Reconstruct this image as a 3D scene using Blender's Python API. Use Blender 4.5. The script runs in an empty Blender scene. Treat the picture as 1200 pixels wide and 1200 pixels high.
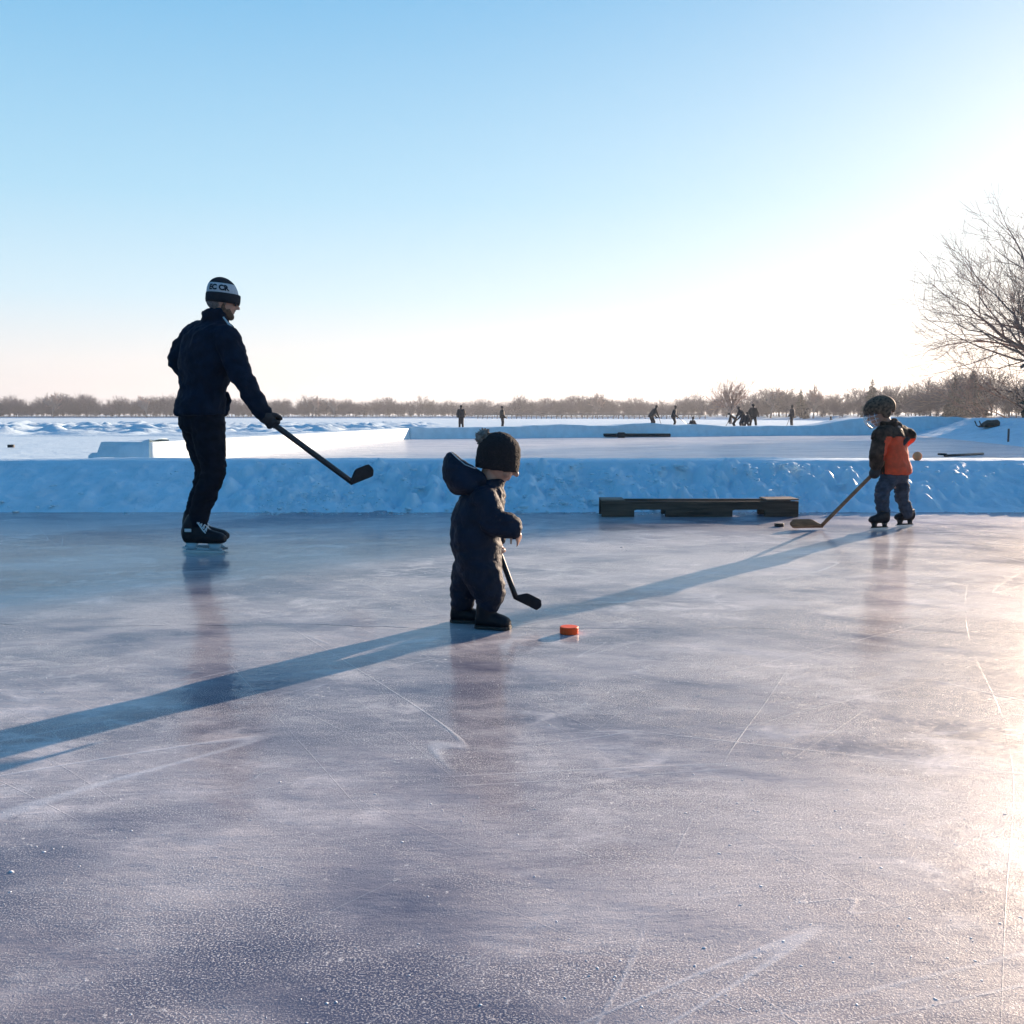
import bpy, bmesh, math, random
import numpy as np
from mathutils import Vector, Matrix, noise
rnd = random.Random(11)
R = math.radians
C = bpy.context.scene.collection
SC = bpy.context.scene

# ------------------------------------------------------------------ camera
CAM_H = 0.94
TP = 112/1200
PITCH = math.atan(TP)
cam_d = bpy.data.cameras.new("camera"); cam = bpy.data.objects.new("camera", cam_d); C.objects.link(cam)
cam_d.lens = 36; cam_d.sensor_width = 36; cam_d.clip_end = 6000; cam_d.clip_start = 0.05
cam.location = (0, 0, CAM_H); cam.rotation_euler = (math.pi/2 - PITCH, 0, 0)
SC.camera = cam

# ------------------------------------------------------------------ sky and sun
SUN_AZ, SUN_EL = R(38), R(10.7)
w = bpy.data.worlds.new("World"); SC.world = w; w.use_nodes = True
nt = w.node_tree
sky = nt.nodes.new('ShaderNodeTexSky'); sky.sky_type = 'NISHITA'; sky.sun_disc = False
sky.sun_elevation = SUN_EL; sky.sun_rotation = SUN_AZ
sky.air_density = 1.0; sky.dust_density = 1.2; sky.ozone_density = 1.5; sky.altitude = 0
bg = nt.nodes['Background']; bg.inputs['Strength'].default_value = 0.11
# clear winter sky: the Nishita sky plus a pale, cold horizon-to-zenith gradient that whitens towards the sun
_L = nt.links.new
def _m(op, a, b=None):
    n = nt.nodes.new('ShaderNodeMath'); n.operation = op
    for i, x in enumerate((a, b)):
        if x is None: continue
        if isinstance(x, (int, float)): n.inputs[i].default_value = x
        else: _L(x, n.inputs[i])
    return n.outputs[0]
_tc = nt.nodes.new('ShaderNodeTexCoord'); _sx = nt.nodes.new('ShaderNodeSeparateXYZ'); _L(_tc.outputs['Generated'], _sx.inputs[0])
def _ramp(src, stops):
    r = nt.nodes.new('ShaderNodeValToRGB'); _L(src, r.inputs[0]); e = r.color_ramp.elements
    while len(e) < len(stops): e.new(0.5)
    for x, (p, c) in zip(e, stops): x.position = p; x.color = (*c, 1)
    return r.outputs[0]
_up = _ramp(_sx.outputs[2], [(0.0, (.93, .82, .78)), (0.05, (.90, .88, .88)), (0.11, (.64, .84, .96)), (0.20, (.41, .71, .92)), (0.36, (.19, .51, .82)), (0.65, (.03, .23, .55)), (1.0, (.015, .15, .44))])
_bk = _ramp(_sx.outputs[2], [(0.0, (.13, .38, .58)), (0.2, (.09, .34, .58)), (0.5, (.04, .24, .52)), (1.0, (.02, .17, .45))])
_dot = nt.nodes.new('ShaderNodeVectorMath'); _dot.operation = 'DOT_PRODUCT'; _L(_tc.outputs['Generated'], _dot.inputs[0])
_dot.inputs[1].default_value = (math.sin(SUN_AZ)*math.cos(SUN_EL), math.cos(SUN_AZ)*math.cos(SUN_EL), math.sin(SUN_EL))
_d = _dot.outputs['Value']
def _mix(f, a, b):
    n = nt.nodes.new('ShaderNodeMix'); n.data_type = 'RGBA'; _L(f, n.inputs[0])
    for i, x in ((6, a), (7, b)):
        if isinstance(x, tuple): n.inputs[i].default_value = (*x, 1)
        else: _L(x, n.inputs[i])
    return n.outputs[2]
_fr = nt.nodes.new('ShaderNodeMapRange'); _fr.interpolation_type = 'SMOOTHSTEP'; _L(_d, _fr.inputs[0]); _fr.inputs[1].default_value = -0.25; _fr.inputs[2].default_value = 0.35
_sky = _mix(_fr.outputs[0], _bk, _up)
_ang = _m('MULTIPLY', _m('ARCCOSINE', _d), 57.2958)
_glow = _m('MINIMUM', _m('MULTIPLY', _m('EXPONENT', _m('MULTIPLY', _ang, -1/14.5)), 1.15), 1.0)
_gz = nt.nodes.new('ShaderNodeMapRange'); _L(_sx.outputs[2], _gz.inputs[0]); _gz.inputs[1].default_value = 0.10; _gz.inputs[2].default_value = 0.40; _gz.inputs[3].default_value = 1.0; _gz.inputs[4].default_value = 0.34
_sky = _mix(_m('MULTIPLY', _glow, _gz.outputs[0]), _sky, (1.25, 1.15, 1.08))
_sc = nt.nodes.new('ShaderNodeVectorMath'); _sc.operation = 'SCALE'; _L(_sky, _sc.inputs[0]); _sc.inputs['Scale'].default_value = 0.385/0.11
_s2 = nt.nodes.new('ShaderNodeVectorMath'); _s2.operation = 'SCALE'; _L(sky.outputs[0], _s2.inputs[0]); _s2.inputs['Scale'].default_value = 0.045
_ad = nt.nodes.new('ShaderNodeVectorMath'); _ad.operation = 'ADD'; _L(_sc.outputs[0], _ad.inputs[0]); _L(_s2.outputs[0], _ad.inputs[1])
_L(_ad.outputs[0], bg.inputs['Color'])
sun_d = bpy.data.lights.new("sun", 'SUN'); sun = bpy.data.objects.new("sun", sun_d); C.objects.link(sun)
sun_d.energy = 5.0; sun_d.angle = R(0.53); sun_d.color = (1.0, 0.76, 0.56)
SDIR = Vector((math.sin(SUN_AZ)*math.cos(SUN_EL), math.cos(SUN_AZ)*math.cos(SUN_EL), math.sin(SUN_EL)))
sun.rotation_euler = SDIR.to_track_quat('Z', 'Y').to_euler()
sun.location = SDIR*80
SC.view_settings.view_transform = 'Standard'; SC.view_settings.look = 'None'
SC.view_settings.gamma = 1; SC.view_settings.exposure = 1.35; SC.view_settings.use_curve_mapping = False

# ------------------------------------------------------------------ helpers
def W(px, py, Y):
    "world point at distance Y seen at pixel (px,py) of the 1200 px photograph"
    c, s = math.cos(PITCH), math.sin(PITCH)
    d = Vector(((px-600), c*1200 + s*(600-py), -s*1200 + c*(600-py)))
    k = Y/d.y
    return Vector((d.x*k, Y, CAM_H + d.z*k))
def G(px, py, h=0.0):
    c, s = math.cos(PITCH), math.sin(PITCH)
    d = Vector(((px-600), c*1200 + s*(600-py), -s*1200 + c*(600-py)))
    k = (h-CAM_H)/d.z
    return Vector((d.x*k, d.y*k, h))

def tag(o, label=None, cat=None, group=None, kind=None):
    if label: o['label'] = label
    if cat: o['category'] = cat
    if group: o['group'] = group
    if kind: o['kind'] = kind
    return o
def thing(name, loc, label, cat, group=None):
    o = bpy.data.objects.new(name, None); C.objects.link(o); o.location = loc
    o.empty_display_size = 0.1
    return tag(o, label, cat, group)
def link(name, me, m, parent=None, smooth=True):
    "link a mesh given in WORLD coordinates; under a parent it is shifted to the parent's origin"
    o = bpy.data.objects.new(name, me); C.objects.link(o)
    if parent is not None:
        off = Vector((0,0,0)); p = parent
        while p is not None: off += Vector(p.location); p = p.parent
        me.transform(Matrix.Translation(-off)); o.parent = parent
    if m is not None:
        for x in (m if isinstance(m, (list, tuple)) else [m]): me.materials.append(x)
    if smooth: me.polygons.foreach_set('use_smooth', [True]*len(me.polygons))
    return o
def mesh_of(bm, name='m'):
    me = bpy.data.meshes.new(name); bmesh.ops.recalc_face_normals(bm, faces=bm.faces); bm.to_mesh(me); bm.free(); return me
def obj(name, bm, m, parent=None, smooth=True): return link(name, mesh_of(bm, name), m, parent, smooth)
def raw_mesh(name, V, F):
    "V (n,3), F list of (k,nv) int arrays of one size each"
    me = bpy.data.meshes.new(name)
    V = np.asarray(V, dtype=np.float32); me.vertices.add(len(V)); me.vertices.foreach_set('co', V.ravel())
    nf = sum(len(f) for f in F); nl = sum(f.size for f in F)
    me.loops.add(nl); me.polygons.add(nf)
    me.loops.foreach_set('vertex_index', np.concatenate([f.ravel() for f in F]).astype(np.int32))
    tot = np.concatenate([np.full(len(f), f.shape[1]) for f in F]).astype(np.int32)
    st = np.concatenate([[0], np.cumsum(tot)[:-1]]).astype(np.int32)
    me.polygons.foreach_set('loop_start', st); me.polygons.foreach_set('loop_total', tot)
    me.update(calc_edges=True); return me

def ring_frame(d):
    d = d.normalized(); a = Vector((0,0,1)) if abs(d.z) < 0.9 else Vector((1,0,0))
    u = d.cross(a).normalized(); return u, d.cross(u).normalized()
def add_loft(bm, secs, n=16):
    "secs: (centre, u vector, v vector)"
    prev = None
    for c, u, v in secs:
        ring = [bm.verts.new(c + u*math.cos(2*math.pi*i/n) + v*math.sin(2*math.pi*i/n)) for i in range(n)]
        if prev:
            for i in range(n): bm.faces.new((prev[i], prev[(i+1)%n], ring[(i+1)%n], ring[i]))
        else: bm.faces.new(ring[::-1])
        prev = ring
    bm.faces.new(prev)
def add_caps(bm, p0, r0, p1, r1, n=14):
    p0, p1 = Vector(p0), Vector(p1); d = p1-p0
    if d.length < 1e-6: d = Vector((0,0,1e-4)); p1 = p0+d
    u, v = ring_frame(d); dn = d.normalized(); secs = []
    for a in (80, 55, 28): secs.append((p0 - dn*r0*math.sin(R(a)), u*r0*math.cos(R(a)), v*r0*math.cos(R(a))))
    secs += [(p0, u*r0, v*r0), (p1, u*r1, v*r1)]
    for a in (28, 55, 80): secs.append((p1 + dn*r1*math.sin(R(a)), u*r1*math.cos(R(a)), v*r1*math.cos(R(a))))
    add_loft(bm, secs, n)
def add_chain(bm, pts, n=14):
    for (p0, r0), (p1, r1) in zip(pts, pts[1:]): add_caps(bm, p0, r0, p1, r1, n)
def add_tube(bm, pts, r, n=8, flat=None):
    "one swept tube; r number or list"
    pts = [Vector(p) for p in pts]; secs = []
    for i, p in enumerate(pts):
        d = (pts[min(i+1, len(pts)-1)] - pts[max(i-1, 0)])
        u, v = ring_frame(d); rr = r[i] if isinstance(r, (list, tuple)) else r
        secs.append((p, u*rr, v*rr))
    add_loft(bm, secs, n)
def add_ball(bm, c, rx, ry=None, rz=None, rot=None, seg=16):
    ry = ry or rx; rz = rz or rx
    m = Matrix.Translation(Vector(c)) @ (rot.to_4x4() if rot else Matrix.Identity(4)) @ Matrix.Diagonal((rx, ry, rz, 1))
    bmesh.ops.create_uvsphere(bm, u_segments=seg, v_segments=max(6, seg*2//3), radius=1, matrix=m)
def add_box(bm, c, sx, sy, sz, rot=None, bev=0.0):
    m = Matrix.Translation(Vector(c)) @ (rot.to_4x4() if rot else Matrix.Identity(4)) @ Matrix.Diagonal((sx, sy, sz, 1))
    r = bmesh.ops.create_cube(bm, size=1, matrix=m)
    if bev: bmesh.ops.bevel(bm, geom=list({e for v in r['verts'] for e in v.link_edges}), offset=bev, segments=2, affect='EDGES')
def remesh(bm, voxel, it=4, fac=0.5):
    me = mesh_of(bm); o = bpy.data.objects.new('tmp', me); C.objects.link(o)
    m = o.modifiers.new('r', 'REMESH'); m.mode = 'VOXEL'; m.voxel_size = voxel; m.adaptivity = 0
    s = o.modifiers.new('s', 'SMOOTH'); s.factor = fac; s.iterations = it
    dg = bpy.context.evaluated_depsgraph_get(); dg.update()
    out = bpy.data.meshes.new_from_object(o.evaluated_get(dg))
    bpy.data.objects.remove(o); return out
def wrinkle(me, amp, sc, seed=0, along=None):
    "cloth folds: ridged noise pushed along the normals"
    off = Vector((seed*3.1, seed*1.7, seed*5.3)); 
    for v in me.vertices:
        p = v.co*sc + off
        if along: p = Vector((p.x*along[0], p.y*along[1], p.z*along[2]))
        n1 = 1-2*abs(noise.noise(p)); n2 = 1-2*abs(noise.noise(p*2.3)); n3 = noise.noise(p*5)
        v.co += v.normal*amp*(0.6*n1 + 0.3*n2 + 0.15*n3 - 0.3)
    me.update(); return me

# ------------------------------------------------------------------ materials
def N(nt, t, **kw):
    n = nt.nodes.new(t)
    for k, v in kw.items():
        if hasattr(n, k): setattr(n, k, v)
        else: n.inputs[k.replace('_', ' ')].default_value = v
    return n
def mat(name, col, rough=0.7, var=0.0, vs=8.0, bump=0.0, bs=60.0, metal=0.0, spec=0.5, col2=None):
    m = bpy.data.materials.new(name); m.use_nodes = True; t = m.node_tree; b = t.nodes['Principled BSDF']
    b.inputs['Roughness'].default_value = rough; b.inputs['Metallic'].default_value = metal
    b.inputs['Specular IOR Level'].default_value = spec
    tc = N(t, 'ShaderNodeTexCoord')
    if var or col2:
        nz = N(t, 'ShaderNodeTexNoise'); nz.inputs['Scale'].default_value = vs; nz.inputs['Detail'].default_value = 5
        t.links.new(tc.outputs['Object'], nz.inputs['Vector'])
        rp = N(t, 'ShaderNodeValToRGB'); t.links.new(nz.outputs[0], rp.inputs[0])
        a = [c*(1-var) for c in col]; bb = list(col2) if col2 else [min(1, c*(1+var)) for c in col]
        rp.color_ramp.elements[0].position = 0.35; rp.color_ramp.elements[1].position = 0.65
        rp.color_ramp.elements[0].color = (*a, 1); rp.color_ramp.elements[1].color = (*bb, 1)
        t.links.new(rp.outputs[0], b.inputs['Base Color'])
    else: b.inputs['Base Color'].default_value = (*col, 1)
    if bump:
        nb = N(t, 'ShaderNodeTexNoise'); nb.inputs['Scale'].default_value = bs; nb.inputs['Detail'].default_value = 4
        t.links.new(tc.outputs['Object'], nb.inputs['Vector'])
        bp = N(t, 'ShaderNodeBump'); bp.inputs['Strength'].default_value = bump; bp.inputs['Distance'].default_value = 0.02
        t.links.new(nb.outputs[0], bp.inputs['Height']); t.links.new(bp.outputs[0], b.inputs['Normal'])
    return m
M = {}
M['skin'] = mat('skin', (0.50, 0.27, 0.19), 0.5, 0.08, 30)
M['hair'] = mat('hair', (0.09, 0.055, 0.035), 0.8, 0.4, 90, 0.5, 250)
M['beard'] = mat('beard', (0.14, 0.08, 0.05), 0.8, 0.4, 90, 0.5, 250)
M['greyhair'] = mat('short_greying_hair', (0.22, 0.18, 0.17), 0.8, 0.35, 120, 0.5, 250)
M['jacket'] = mat('navy_shell', (0.004, 0.012, 0.028), 0.8, 0.25, 14, 0.25, 90, spec=0.15)
M['trousers'] = mat('dark_denim', (0.007, 0.010, 0.018), 0.85, 0.25, 20, 0.3, 300, spec=0.12)
M['glove'] = mat('black_glove', (0.012, 0.012, 0.015), 0.6, 0.2, 40, 0.3, 120)
M['knit_dark'] = mat('dark_knit', (0.012, 0.016, 0.024), 0.9, 0.3, 120, 0.6, 220)
M['knit_white'] = mat('white_knit', (0.62, 0.62, 0.64), 0.9, 0.08, 120, 0.6, 220)
M['knit_brown'] = mat('black_brown_knit', (0.012, 0.009, 0.011), 0.92, 0.4, 140, 0.8, 160)
M['fur'] = mat('grey_fur', (0.27, 0.23, 0.2), 0.95, 0.45, 60, 0.8, 200)
M['snowsuit'] = mat('navy_snowsuit', (0.004, 0.011, 0.027), 0.7, 0.25, 14, 0.3, 80, spec=0.25)
M['boot'] = mat('black_boot', (0.006, 0.007, 0.011), 0.55, 0.2, 30, 0.15, 60, spec=0.25)
M['lace'] = mat('white_lace', (0.7, 0.7, 0.7), 0.8)
M['steel'] = mat('skate_steel', (0.62, 0.64, 0.66), 0.25, metal=1.0)
M['holder'] = mat('pale_plastic', (0.45, 0.55, 0.6), 0.4)
M['glass'] = mat('dark_lens', (0.01, 0.01, 0.012), 0.1)
M['shaft'] = mat('black_composite', (0.014, 0.014, 0.018), 0.4, 0.2, 30)
M['tape'] = mat('tape', (0.02, 0.02, 0.024), 0.9, 0.2, 40)
M['wood_stick'] = mat('worn_wood_stick', (0.30, 0.13, 0.06), 0.6, 0.3, 25)
M['rubber'] = mat('black_rubber', (0.012, 0.012, 0.013), 0.6)
M['orange'] = mat('orange_rubber', (0.95, 0.09, 0.012), 0.5, spec=0.3)
M['tan'] = mat('tan_ball', (1.0, 0.30, 0.12), 0.9, 0.1, 20)
M['camo'] = mat('brown_patterned_fabric', (0.04, 0.026, 0.02), 0.8, 0.5, 22, 0.2, 90, spec=0.15, col2=(0.09, 0.055, 0.04))
M['red'] = mat('rust_red_fabric', (0.80, 0.085, 0.025), 0.8, 0.15, 20, 0.2, 90)
M['jeans'] = mat('blue_grey_denim', (0.045, 0.055, 0.08), 0.85, 0.35, 30, 0.3, 160)
M['helmet'] = mat('patterned_helmet_shell', (0.06, 0.038, 0.026), 0.7, 0.2, 45, spec=0.12, col2=(0.19, 0.12, 0.08))
M['pallet'] = mat('weathered_wood', (0.085, 0.06, 0.042), 0.85, 0.45, 9, 0.5, 40)
M['pallet_top'] = mat('weathered_deck_board', (0.24, 0.18, 0.14), 0.85, 0.35, 12, 0.5, 40)
M['bark'] = mat('bark', (0.28, 0.19, 0.155), 0.9, 0.35, 6, 0.6, 20)
M['twig'] = mat('twigs', (0.36, 0.245, 0.20), 0.9, 0.3, 3)
M['farwood'] = mat('far_twigs', (0.07, 0.054, 0.066), 1.0, 0.4, 0.12)
M['needles'] = mat('dark_needles', (0.04, 0.045, 0.035), 0.9, 0.4, 1.0)
M['far_coat'] = mat('dark_winter_coat', (0.022, 0.020, 0.024), 0.8, 0.2, 6)
M['far_coat2'] = mat('brown_winter_coat', (0.05, 0.035, 0.028), 0.8, 0.2, 6)
M['far_pants'] = mat('dark_winter_trousers', (0.014, 0.014, 0.018), 0.8)
M['dock'] = mat('dock_timber', (0.10, 0.08, 0.075), 0.9, 0.3, 1)
M['label'] = mat('white_label', (0.6, 0.6, 0.6), 0.6)

for k_ in ('pallet', 'pallet_top', 'wood_stick'):
    t_ = M[k_].node_tree; tc_ = [n for n in t_.nodes if n.type == 'TEX_COORD'][0]
    for n_ in [n for n in t_.nodes if n.type == 'TEX_NOISE']:
        mp_ = t_.nodes.new('ShaderNodeMapping'); mp_.inputs['Scale'].default_value = (0.12, 1, 1.6); t_.links.new(tc_.outputs['Object'], mp_.inputs[0]); t_.links.new(mp_.outputs[0], n_.inputs['Vector']); n_.inputs['Scale'].default_value *= 2.5
def snow_mat(name, col, bumps):
    m = bpy.data.materials.new(name); m.use_nodes = True; t = m.node_tree; b = t.nodes['Principled BSDF']
    tc = N(t, 'ShaderNodeTexCoord')
    b.inputs['Roughness'].default_value = 0.6; b.inputs['Specular IOR Level'].default_value = 0.25
    nz = N(t, 'ShaderNodeTexNoise'); nz.inputs['Scale'].default_value = 3; nz.inputs['Detail'].default_value = 6
    t.links.new(tc.outputs['Object'], nz.inputs['Vector'])
    rp = N(t, 'ShaderNodeValToRGB'); t.links.new(nz.outputs[0], rp.inputs[0])
    rp.color_ramp.elements[0].position = 0.3; rp.color_ramp.elements[1].position = 0.7
    rp.color_ramp.elements[0].color = (*[c*0.86 for c in col], 1); rp.color_ramp.elements[1].color = (*col, 1)
    t.links.new(rp.outputs[0], b.inputs['Base Color'])
    prev = None
    for sc, st, di in bumps:
        nb = N(t, 'ShaderNodeTexNoise'); nb.inputs['Scale'].default_value = sc; nb.inputs['Detail'].default_value = 6; nb.inputs['Roughness'].default_value = 0.6
        t.links.new(tc.outputs['Object'], nb.inputs['Vector'])
        bp = N(t, 'ShaderNodeBump'); bp.inputs['Strength'].default_value = st; bp.inputs['Distance'].default_value = di
        t.links.new(nb.outputs[0], bp.inputs['Height'])
        if prev: t.links.new(prev.outputs[0], bp.inputs['Normal'])
        prev = bp
    t.links.new(prev.outputs[0], b.inputs['Normal'])
    return m
SNOWC = (0.73, 0.86, 0.91)
M['snow'] = snow_mat('snow', SNOWC, [(6, 0.5, 0.05), (40, 0.5, 0.015)])
M['farsnow'] = snow_mat('far_snow', SNOWC, [(0.8, 0.5, 0.15), (5, 0.4, 0.05)])
M['crumb'] = mat('snow_crumb', (0.82, 0.83, 0.86), 0.7)

def ice_mat(name, near=True):
    m = bpy.data.materials.new(name); m.use_nodes = True; t = m.node_tree; b = t.nodes['Principled BSDF']; L = t.links.new
    tc = N(t, 'ShaderNodeTexCoord'); O = tc.outputs['Object']
    def noi(scale, detail=5, rough=0.55, mapping=None, dist=0.0):
        src = O
        if mapping:
            mp = N(t, 'ShaderNodeMapping'); L(O, mp.inputs[0]); mp.vector_type = 'TEXTURE'; mp.inputs['Rotation'].default_value = (0, 0, R(mapping[0])); mp.inputs['Scale'].default_value = tuple(1/q for q in mapping[1])
            src = mp.outputs[0]
        n = N(t, 'ShaderNodeTexNoise'); L(src, n.inputs['Vector']); n.inputs['Scale'].default_value = scale
        n.inputs['Detail'].default_value = detail; n.inputs['Roughness'].default_value = rough; n.inputs['Distortion'].default_value = dist
        return n.outputs[0]
    def ramp(src, a, bb, c0=0.0, c1=1.0):
        r = N(t, 'ShaderNodeMapRange'); L(src, r.inputs[0]); r.inputs[1].default_value = a; r.inputs[2].default_value = bb
        r.inputs[3].default_value = c0; r.inputs[4].default_value = c1; r.clamp = True; return r.outputs[0]
    def math_(op, a, bb=None, v=None):
        n = N(t, 'ShaderNodeMath', operation=op); L(a, n.inputs[0])
        if bb is not None: L(bb, n.inputs[1])
        if v is not None: n.inputs[1].default_value = v
        return n.outputs[0]
    def mix(f, a, c):
        n = N(t, 'ShaderNodeMix', data_type='RGBA'); L(f, n.inputs[0])
        if isinstance(a, tuple): n.inputs[6].default_value = (*a, 1)
        else: L(a, n.inputs[6])
        n.inputs[7].default_value = (*c, 1); return n.outputs[2]
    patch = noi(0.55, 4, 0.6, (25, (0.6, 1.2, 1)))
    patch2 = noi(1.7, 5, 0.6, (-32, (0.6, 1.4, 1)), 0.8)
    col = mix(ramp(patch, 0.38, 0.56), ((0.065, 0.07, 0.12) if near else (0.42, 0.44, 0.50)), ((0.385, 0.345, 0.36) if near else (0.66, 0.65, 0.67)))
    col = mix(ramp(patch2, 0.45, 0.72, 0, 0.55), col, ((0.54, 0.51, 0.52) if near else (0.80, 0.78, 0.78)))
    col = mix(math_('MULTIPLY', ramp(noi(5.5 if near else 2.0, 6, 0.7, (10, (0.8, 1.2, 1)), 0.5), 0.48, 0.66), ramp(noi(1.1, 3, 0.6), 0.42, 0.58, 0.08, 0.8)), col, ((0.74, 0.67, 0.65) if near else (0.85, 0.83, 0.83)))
    if near:
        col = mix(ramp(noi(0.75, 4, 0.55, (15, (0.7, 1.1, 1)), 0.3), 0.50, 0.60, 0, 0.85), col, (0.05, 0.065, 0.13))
        fl = math_('MULTIPLY', ramp(noi(48, 5, 0.75), 0.60, 0.66), ramp(noi(2.4, 4, 0.65), 0.45, 0.6, 0.08, 1.0))
        col = mix(math_('MULTIPLY', fl, v=0.9), col, (0.90, 0.86, 0.84))
    # frost grains: dense where the patches are
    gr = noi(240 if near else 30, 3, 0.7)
    gmask = ramp(noi(1.9, 5, 0.65, (-32, (0.6, 1.4, 1)), 0.6), 0.38, 0.62, 0.05, 1.0)
    grain = math_('MULTIPLY', ramp(gr, 0.53, 0.60), gmask)
    col = mix(math_('MULTIPLY', grain, v=0.9), col, (0.88, 0.84, 0.82))
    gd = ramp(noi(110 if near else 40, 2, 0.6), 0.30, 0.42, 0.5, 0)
    col = mix(gd, col, (0.12, 0.13, 0.19))
    # skate scratches: thin contour lines of slow noises
    tot = None
    for k, (rot, sc, s, wd, amt) in enumerate([(38, (0.05, 1, 1), 1.0, 0.0013, 0.55), (-58, (0.05, 1, 1), 1.1, 0.0012, 0.55), (8, (0.05, 1.0, 1), 1.3, 0.0011, 0.28), (66, (0.12, 1, 1), 1.3, 0.0010, 0.35), (-24, (0.06, 1, 1), 1.2, 0.0012, 0.5), (118, (0.05, 1, 1), 1.5, 0.0012, 0.5), (50, (0.07, 1, 1), 2.2, 0.0016, 0.35), (-42, (0.08, 1, 1), 2.4, 0.0017, 0.35), (17, (0.07, 1, 1), 2.6, 0.0018, 0.35), (140, (0.10, 1, 1), 2.8, 0.0018, 0.35), (28, (0.12, 1, 1), 3.2, 0.002, 0.3)]):
        n = noi(s, 1.5, 0.4, (rot, sc))
        d = math_('ABSOLUTE', math_('SUBTRACT', n, v=0.5 + 0.022*math.sin(k*2.3)))
        line = ramp(d, wd*0.3, wd, 1, 0)
        brk = ramp(noi(0.9, 2, 0.5, (rot+40, (1, 1, 1))), 0.48, 0.60)
        line = math_('MULTIPLY', math_('MULTIPLY', line, brk), v=amt*0.8)
        tot = line if tot is None else math_('MAXIMUM', tot, line)
    col = mix(math_('MULTIPLY', tot, v=0.75), col, (0.80, 0.80, 0.82))
    sp = N(t, 'ShaderNodeSeparateXYZ'); L(O, sp.inputs[0])
    wob = math_('MULTIPLY', math_('SUBTRACT', noi(0.8, 4, 0.6), v=0.5), v=0.35)
    cd = math_('ABSOLUTE', math_('ADD', math_('ADD', math_('SUBTRACT', sp.outputs[1], v=4.50), math_('MULTIPLY', sp.outputs[0], v=0.045)), wob))
    crk = math_('MULTIPLY', ramp(cd, 0.002, 0.011, 1, 0), ramp(noi(2.2, 2), 0.40, 0.52))
    col = mix(math_('MULTIPLY', crk, v=0.7), col, (0.10, 0.10, 0.13))
    L(col, b.inputs['Base Color'])
    b.inputs['IOR'].default_value = 1.31
    b.inputs['Specular IOR Level'].default_value = 0.16 if near else 0.12
    L(ramp(patch2, 0.3, 0.7, 0.36, 0.52), b.inputs['Roughness'])
    b.inputs['Coat Weight'].default_value = 0.42 if near else 0.2; b.inputs['Coat Roughness'].default_value = 0.09; b.inputs['Coat IOR'].default_value = 1.36
    # relief
    h1 = N(t, 'ShaderNodeBump'); h1.inputs['Strength'].default_value = 0.55; h1.inputs['Distance'].default_value = 0.0022 if near else 0.01
    L(math_('ADD', gr, math_('ADD', grain, fl) if near else grain), h1.inputs['Height'])
    h2 = N(t, 'ShaderNodeBump'); h2.inputs['Strength'].default_value = 0.35; h2.inputs['Distance'].default_value = 0.02
    L(noi(9, 4, 0.6, (6, (0.6, 1.4, 1))), h2.inputs['Height']); L(h1.outputs[0], h2.inputs['Normal'])
    h3 = N(t, 'ShaderNodeBump'); h3.inputs['Strength'].default_value = 0.5; h3.inputs['Distance'].default_value = 0.006
    L(math_('SUBTRACT', tot, crk), h3.inputs['Height']); L(h2.outputs[0], h3.inputs['Normal'])
    L(h3.outputs[0], b.inputs['Normal']); hc = N(t, 'ShaderNodeBump'); hc.inputs['Strength'].default_value = 0.16; hc.inputs['Distance'].default_value = 0.02; L(noi(9, 4, 0.6), hc.inputs['Height']); L(hc.outputs[0], b.inputs['Coat Normal'])
    return m
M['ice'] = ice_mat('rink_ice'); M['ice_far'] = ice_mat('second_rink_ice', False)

# ------------------------------------------------------------------ ground
def grid_mesh(name, xs, ys, zf):
    X, Y = np.meshgrid(np.asarray(xs), np.asarray(ys)); Z = zf(X, Y)
    V = np.stack([X, Y, Z], -1).reshape(-1, 3); nx, ny = len(xs), len(ys)
    i = np.arange(nx-1)[None, :] + np.arange(ny-1)[:, None]*nx
    return raw_mesh(name, V, [np.stack([i, i+1, i+1+nx, i+nx], -1).reshape(-1, 4)])
def fbm(x, y, sc, seed=0.0, o=4):
    return noise.fractal(Vector((x*sc+seed, y*sc-seed, seed*0.37)), 0.9, 2.1, o)
vf = np.vectorize(fbm)
def hit(o, px, py):
    c, s = math.cos(PITCH), math.sin(PITCH); dg = bpy.context.evaluated_depsgraph_get(); dg.update()
    ok, loc, nn_, _ = o.evaluated_get(dg).ray_cast(Vector((0, 0, CAM_H)), Vector(((px-600), c*1200 + s*(600-py), -s*1200 + c*(600-py))).normalized())
    return loc.copy() if ok else None

bm = bmesh.new()
bm.free(); _gx = [-3000, -1200, -500, -200, -80, -40, -15, 0, 15, 40, 80, 200, 500, 1200, 3000]; _gy = [-60, -20, 0, 8, 14, 20, 30, 45, 60, 80, 120, 200, 350, 600, 1200, 2500, 5000]
tag(link('lake_snow', grid_mesh('lake_snow', _gx, _gy, lambda X, Y: X*0-0.03), M['farsnow'], smooth=False), kind='structure')
bm = bmesh.new()
for q in [(-26, -14), (26, -14), (26, 10.6), (-26, 10.6)]: bm.verts.new((q[0], q[1], 0.0))
bm.faces.new(bm.verts[:]); tag(obj('rink_ice', bm, M['ice'], smooth=False), kind='structure')
A0 = Vector((-6.9, 19.6, 0)); A1 = G(480, 514.5); A2 = G(1062, 509.0); A3 = G(1200, 524.5)
A4 = A3 + (A3-A2)*0.9
bm = bmesh.new()
A5 = A2 + (A2-A1)*0.02
for q in [(-8.2, 12.0), (A4.x+1.5, 12.0), (A4.x+1.5, 14), (A2.x, A2.y), (A1.x, A1.y), (A0.x, A0.y)]: bm.verts.new((q[0], q[1], 0.0))
bm.faces.new(bm.verts[:]); tag(obj('second_rink_ice', bm, M['ice_far'], smooth=False), kind='structure')

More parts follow.
